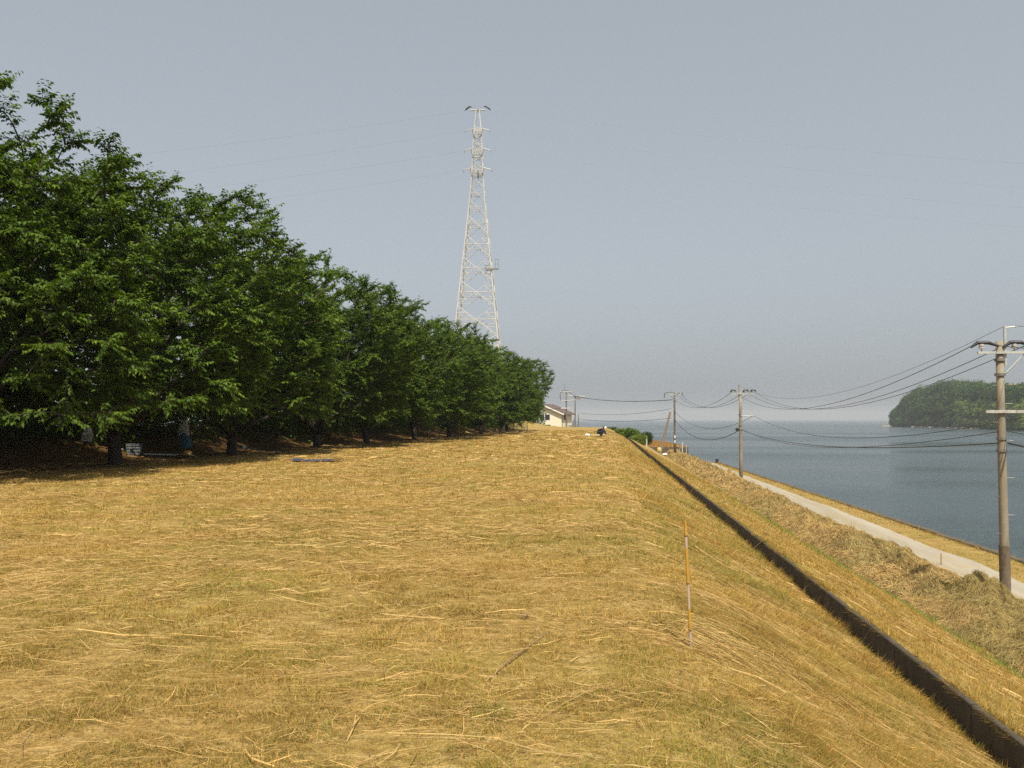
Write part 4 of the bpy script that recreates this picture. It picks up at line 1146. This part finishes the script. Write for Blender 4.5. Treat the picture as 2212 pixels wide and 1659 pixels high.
# dried weed clump
p_ = on_ground(1133, 1336); m = MB(); rnd = random.Random(4)
for i in range(22):
    a = rnd.uniform(0, 6.28); l_ = rnd.uniform(.02, .05); m.tube([(rnd.gauss(0, .02), rnd.gauss(0, .02), 0), (math.cos(a)*l_*.5, math.sin(a)*l_*.5, l_*.8), (math.cos(a)*l_, math.sin(a)*l_, l_*.55)], [.004, .006, .003], 4)
o = m.build('dead_weed', plain('dead_weed', (.20, .135, .06), .9)); o.location = p_; tag(o, 'small dark withered weed clump beyond the dead stick', 'weed')
# blue cloth
p_ = on_ground(681, 997)
xs = np.linspace(-.95, .95, 24); ys = np.linspace(-.42, .42, 10); XX, YY = np.meshgrid(xs, ys)
ZZ = .02 + .12*np.clip(fbm(XX, YY, 2.6, 101) - .3, 0, 1) + .05*np.abs(XX)
V = np.stack([XX*(1 + .15*np.sin(YY*7)), YY + .1*np.sin(XX*4), ZZ], -1).reshape(-1, 3); i, j = np.meshgrid(np.arange(23), np.arange(9)); a = (j*24+i).ravel()
o = np_mesh('blue_cloth', V, np.stack([a, a+1, a+25, a+24], -1).ravel(), 4, plain('blue_cloth', (.03, .04, .09), .85), smooth=True); o.location = p_
tag(o, 'crumpled dark blue cloth lying on the sunlit grass near the tree shade', 'cloth')
# straw hat
p_ = on_ground(404, 988); m = MB(); m.lathe((0, 0, 0), [(.36, .0), (.34, .03), (.17, .05), (.165, .14), (.13, .20), (0, .22)], 20)
ht = thing('straw_hat', p_ + Vector((0, 0, .03)), 'yellow straw hat lying in the shade under the trees', 'hat'); ht.scale = (1.15, 1.15, 1.15); ht.rotation_euler = (R(-12), 0, 0)
m.build('hat_body', plain('straw', (.62, .42, .15), .8), ht, smooth=True); MB().lathe((0, 0, 0), [(.175, .052), (.172, .09)], 20).build('hat_band', plain('hat_band', (.3, .2, .1), .8), ht)
# grey basket
p_ = on_ground(290, 983)
bk = thing('laundry_basket', p_, 'grey plastic basket standing on the shaded grass', 'basket', rz=R(20)); GREYP = plain('grey_plastic', (.17, .18, .19), .6)
m = MB()
for (z, s_) in ((.05, .36), (.2, .39), (.36, .42), (.5, .45)):
    for (x0, x1, y0, y1) in ((-s_, s_, -s_*.7, -s_*.7+.02), (-s_, s_, s_*.7-.02, s_*.7), (-s_, -s_+.02, -s_*.7+.02, s_*.7-.02), (s_-.02, s_, -s_*.7+.02, s_*.7-.02)): m.box(x0, x1, y0, y1, z, z+.07)
for i in range(7):
    x0 = -.36 + .72*i/6
    for sy in (-1, 1): m.bar((x0*.97, sy*.25, .03), (x0*1.2, sy*.305, .52), .03)
for i in range(1, 4):
    y0 = -.25 + .5*i/4
    for sx in (-1, 1): m.bar((sx*.352, y0, .03), (sx*.44, y0*1.2, .52), .03)
m.box(-.35, .35, -.24, .24, .0, .03); bk.scale = (.62, .62, .75); m.build('basket_body', GREYP, bk)
MB().box(-.47, .47, -.34, .34, .575, .60).build('rim', GREYP, bk)
# pale pipes on the ground
for (x0, y0, x1, y1, lab) in ((243, 974, 283, 977, 'short pale pipe lying left of the grey basket'), (310, 986, 386, 987, 'long pale pipe lying between the basket and the straw hat')):
    a = on_ground(x0, y0, .09); b_ = on_ground(x1, y1, .08)
    m = MB().tube([(0, 0, 0), b_ - a], .035, 8); o = m.build('pipe', STEEL); o.location = a; tag(o, lab, 'pipe')
# brush cutter
a = on_ground(533, 973, .14); b_ = on_ground(598, 977, .05)
bc = thing('brush_cutter', a, 'dark brush cutter lying on the grass at the edge of the tree shade', 'brush cutter'); dv2 = b_ - a
MB().tube([(0, 0, 0), dv2], .02, 8).build('shaft', BLACK, bc)
MB().lathe((-.12, 0, -.12), [(0, 0), (.12, 0), (.15, .08), (.13, .2), (.06, .26), (0, .26)], 12).build('engine', BLACK, bc)
MB().lathe(tuple(dv2 + Vector((.03, 0, -.03))), [(0, 0), (.13, .0), (.13, .012), (0, .02)], 16).build('blade', STEEL, bc)
MB().tube([dv2*.35 + Vector((-.02, 0, 0)), dv2*.35 + Vector((.0, -.15, .18)), dv2*.35 + Vector((.05, -.2, .25))], .015, 6).build('handle', BLACK, bc)
# hung cloths: a towel, a shirt and a bag on low branches
def cloth(name, top, w, h, mat, lab, cat, seed, flare=.3, twist=.3):
    nx_, nz_ = 14, 22; V = []
    for iz in range(nz_):
        t = iz/(nz_-1); ww = w*(.35 + (.65)*min(1, t*1.6 + flare*t))
        for ix in range(nx_):
            u = ix/(nx_-1)*2*math.pi
            fold = 1 + .22*math.sin(u*3 + seed) * t
            V.append((math.cos(u)*ww*.5*fold + .10*w*math.sin(t*4 + seed), math.sin(u)*ww*.22*fold, -h*t - .06*h*math.sin(u*2 + seed)*(t > .9)))
    fi = []
    for iz in range(nz_-1):
        for ix in range(nx_-1): a_ = iz*nx_+ix; fi += [a_, a_+1, a_+nx_+1, a_+nx_]
    o = np_mesh(name, np.array(V), np.array(fi), 4, mat, smooth=True); o.location = top
    return tag(o, lab, cat)
PALE = plain('pale_cloth', (.62, .60, .56), .9); LILAC = plain('pale_shirt', (.66, .63, .62), .9); TEAL = plain('teal_cloth', (.06, .17, .24), .8)
cloth('hung_towel', on_y(188, 921, 29), .45, on_y(188, 921, 29).z - on_y(188, 954, 29).z, PALE, 'pale towel hanging from a low branch near the left edge', 'towel', 1)
cloth('hung_shirt', on_y(398, 907, 35.5), .5, on_y(398, 907, 35.5).z - on_y(398, 940, 35.5).z, LILAC, 'whitish cloth hanging from a branch above the teal bag', 'cloth', 2)
cloth('hung_bag', on_y(400, 936, 35.4), .6, on_y(400, 936, 35.4).z - on_y(400, 966, 35.4).z, TEAL, 'teal bag hanging under the whitish cloth', 'bag', 5)
# white litter by the worker, bag and yellow bollard by the far pole
def lump(name, p, r, mat, lab, cat, seed, sc_=(1, 1, .6)):
    rnd = random.Random(seed); m = MB(); m.lathe((0, 0, 0), [(0, 0), (r, .05*r), (r*1.1, .4*r), (r*.8, .8*r), (r*.3, r*1.1), (0, r*1.1)], 10)
    m.v = [((v[0] + rnd.gauss(0, r*.10))*sc_[0], (v[1] + rnd.gauss(0, r*.10))*sc_[1], max(0, v[2] + rnd.gauss(0, r*.06))*sc_[2]) for v in m.v]
    o = m.build(name, mat, smooth=True); o.location = p; return tag(o, lab, cat)
lump('plastic_bag', on_z(1269, 941.5, 0), .2, WHITE, 'white plastic bag on the grass left of the crouching worker', 'bag', 1, (1.2, 1, .9))
a = on_z(1277, 942, 0) + Vector((0, 0, .08)); o = MB().tube([(0, 0, 0), (1.3, .1, .02)], .05, 6).build('tool_handle', plain('pale_tool', (.6, .48, .35), .7)); o.location = a; tag(o, 'pale wooden tool handle lying beside the white plastic bag', 'tool')
p_ = on_y(1436, 983, 135); lump('plastic_sack', p_, .42, WHITE, 'white plastic sack at the foot of the far utility pole', 'sack', 3, (1.0, .7, .6))
o = MB().tube([(0, 0, -1.4), (0, 0, .1)], [.16, .14], 10).lathe((0, 0, .1), [(.14, 0), (.36, .12), (.36, .5), (.2, .68), (0, .7)], 12).build('yellow_bollard', plain('yellow_paint', (.55, .42, .16), .6)); o.location = on_y(1424, 977, 136.5)  # plain yellow bollard, gives no light
tag(o, 'small yellow bollard at the foot of the leaning prop pole', 'bollard')
p_ = on_z(1544, 998, ZB); o = MB().lathe((0, 0, 0), [(0, 0), (.3, 0), (.32, .12), (.16, .18), (.16, .34), (.3, .42), (.28, .52), (0, .55)], 12).build('mooring_bollard', BLACK); o.location = (p_.x, 121.0, gz(p_.x, 121.0)); tag(o, 'black mooring bollard at the end of the track', 'bollard')
p_ = on_z(2033, 1223, ZB); o = MB().tube([(0, 0, -.2), (.01, 0, .5)], [.03, .022], 8).build('wooden_peg', plain('peg_wood', (.3, .2, .1), .8)); o.location = (p_.x, p_.y, gz(p_.x, p_.y)); tag(o, 'short wooden peg at the edge of the gravel track', 'peg')

# ------------------------------------------------------------------ crouching worker
def skinned(name, verts, edges, radii, mat, parent, sub=2):
    me = bpy.data.meshes.new(name); me.from_pydata(verts, edges, []); me.update()
    o = bpy.data.objects.new(name, me); col.objects.link(o)
    md = o.modifiers.new('skin', 'SKIN'); md.use_smooth_shade = True
    if not me.skin_vertices: me.attributes
    sv = me.skin_vertices[0].data
    for i, r_ in enumerate(radii): sv[i].radius = (r_, r_) if not hasattr(r_, '__len__') else r_
    sv[0].use_root = True
    o.modifiers.new('sub', 'SUBSURF').render_levels = sub; o.modifiers['sub'].levels = sub
    dg = bpy.context.evaluated_depsgraph_get(); dg.update()
    m2 = bpy.data.meshes.new_from_object(o.evaluated_get(dg)); m2.materials.clear(); m2.materials.append(mat)
    o.modifiers.clear(); o.data = m2; o.parent = parent
    return o
SKIN = plain('skin', (.40, .24, .16), .6, 0, .08); NAVY = plain('navy_clothes', (.022, .024, .042), .85); NAVY2 = plain('dark_trousers', (.018, .019, .03), .85)
wp_ = on_z(1300, 943, 0)
pe = thing('person', (wp_.x, wp_.y, gz(wp_.x, wp_.y)), 'person in dark navy work clothes and white head towel crouching to pull weeds', 'person')
# +x is where the person faces
J = dict(pel=(-.30, 0, .40), sp1=(-.22, 0, .56), ch=(.00, 0, .70), nk=(.14, 0, .74), hd=(.24, 0, .76), ht=(.30, 0, .80),
         hL=(-.26, .10, .38), kL=(.10, .20, .44), aL=(-.10, .16, .09), fL=(.10, .18, .04),
         hR=(-.26, -.10, .38), kR=(.08, -.20, .42), aR=(-.12, -.16, .09), fR=(.08, -.18, .04),
         sL=(.06, .18, .68), eL=(.22, .22, .44), wL=(.36, .16, .22), gL=(.42, .15, .14),
         sR=(.06, -.18, .68), eR=(.24, -.22, .42), wR=(.42, -.14, .18), gR=(.48, -.12, .08))
idx = {k: i for i, k in enumerate(J)}
E = [('pel', 'sp1'), ('sp1', 'ch'), ('ch', 'nk'), ('nk', 'hd'), ('hd', 'ht'), ('pel', 'hL'), ('hL', 'kL'), ('kL', 'aL'), ('aL', 'fL'), ('pel', 'hR'), ('hR', 'kR'), ('kR', 'aR'), ('aR', 'fR'), ('ch', 'sL'), ('sL', 'eL'), ('eL', 'wL'), ('wL', 'gL'), ('ch', 'sR'), ('sR', 'eR'), ('eR', 'wR'), ('wR', 'gR')]
rad_ = dict(pel=.13, sp1=.13, ch=.14, nk=.055, hd=.09, ht=.085, hL=.085, kL=.055, aL=.04, fL=.035, hR=.085, kR=.055, aR=.04, fR=.035, sL=.06, eL=.042, wL=.028, gL=.026, sR=.06, eR=.042, wR=.028, gR=.026)
skinned('body', list(J.values()), [(idx[a], idx[b_]) for a, b_ in E], [rad_[k] for k in J], SKIN, pe)
def sub_skin(name, ks_, es_, grow, mat):
    ii = {k: i for i, k in enumerate(ks_)}
    return skinned(name, [J[k] for k in ks_], [(ii[a], ii[b_]) for a, b_ in es_], [rad_[k] + grow for k in ks_], mat, pe)
sub_skin('jacket', ['ch', 'sp1', 'pel', 'sL', 'eL', 'wL', 'sR', 'eR', 'wR'], [('pel', 'sp1'), ('sp1', 'ch'), ('ch', 'sL'), ('sL', 'eL'), ('eL', 'wL'), ('ch', 'sR'), ('sR', 'eR'), ('eR', 'wR')], .028, NAVY)
sub_skin('trousers', ['pel', 'hL', 'kL', 'aL', 'hR', 'kR', 'aR'], [('pel', 'hL'), ('hL', 'kL'), ('kL', 'aL'), ('pel', 'hR'), ('hR', 'kR'), ('kR', 'aR')], .03, NAVY2)
for s_ in 'LR':
    skinned('boot', [J['a'+s_], J['f'+s_]], [(0, 1)], [.055, .05], BLACK, pe)
    g0 = Vector(J['g'+s_]); w0 = Vector(J['w'+s_]); fd = (g0 - w0).normalized()
    for q in range(5):
        off = Vector((0, (q-2)*.017, 0)); l_ = (.05, .075, .085, .078, .06)[q]
        st0 = g0 + off; d2 = (fd + Vector((0, (q-2)*.12, -.2))).normalized()
        if q == 0: st0 = g0 - fd*.03 + Vector((0, -.03 if s_ == 'R' else .03, 0))
        MB().tube([st0 - d2*.01, st0 + d2*l_*.5, st0 + (d2 + Vector((-.25, 0, -.5))).normalized()*l_], [.010, .009, .006], 6).build('finger', SKIN, pe, smooth=True)
m = MB(); hc = Vector((.275, 0, .785))
m.lathe((0, 0, 0), [(.125, -.06), (.13, 0), (.12, .06), (.08, .10), (0, .12)], 14)
m.v = [tuple(hc + Matrix.Rotation(R(30), 3, 'Y') @ Vector(v)) for v in m.v]
m.build('head_towel', WHITE, pe, smooth=True)
m = MB(); m.lathe((0, 0, 0), [(.127, -.02), (.132, .03), (.10, .09), (0, .125)], 14); m.v = [tuple(hc + Vector((-.035, 0, .012)) + Matrix.Rotation(R(-10), 3, 'Y') @ Vector(v)) for v in m.v]
m.build('cap', NAVY, pe, smooth=True)
# face: nose, eyes, ears
fc = hc + Vector((.085, 0, -.03))
MB().lathe(tuple(fc + Vector((.01, 0, -.02))), [(0, -.02), (.016, -.015), (.012, .01), (.004, .03)], 8).build('nose', SKIN, pe)
for sy in (-1, 1):
    MB().lathe(tuple(fc + Vector((0, sy*.033, .01))), [(0, -.008), (.009, 0), (0, .008)], 8).build('eye', BLACK, pe)
    MB().lathe(tuple(hc + Vector((.0, sy*.10, -.03))), [(0, -.03), (.014, -.02), (.016, .015), (0, .03)], 8).build('ear', SKIN, pe)
MB().box(fc.x, fc.x+.008, -.02, .02, fc.z-.055, fc.z-.047).build('mouth', plain('lips', (.3, .13, .1), .6), pe)
pe.rotation_euler.z = R(-12); pe.scale = (1.08, 1.08, 1.08)

# low pale building glimpsed behind the tree row
bl = thing('shed', (-62, 64, -.5), 'pale low building glimpsed through gaps under the near trees', 'building', rz=R(35))
MB().box(-9, 9, -4, 4, -.5, 3.2).build('wall', HW, bl); m = MB(); m.box(-9.4, 9.4, -4.4, 4.4, 3.2, 3.5); m.build('roof', ROOF, bl)

# ------------------------------------------------------------------ haze
hm, hnt, hb_ = nodes('haze_air'); hnt.nodes.remove(hb_)
pv = hnt.nodes.new('ShaderNodeVolumePrincipled'); pv.inputs['Color'].default_value = (.71, .735, .78, 1); pv.inputs['Density'].default_value = .0002
pv.inputs['Anisotropy'].default_value = -.05
hnt.links.new(pv.outputs[0], [n for n in hnt.nodes if n.type == 'OUTPUT_MATERIAL'][0].inputs['Volume'])
hz_ = MB().box(-9000, 9000, -9000, 9000, SEA - 2.5, 80).build('haze', hm)
tag(hz_, 'thin summer sea haze', 'haze', kind='stuff')
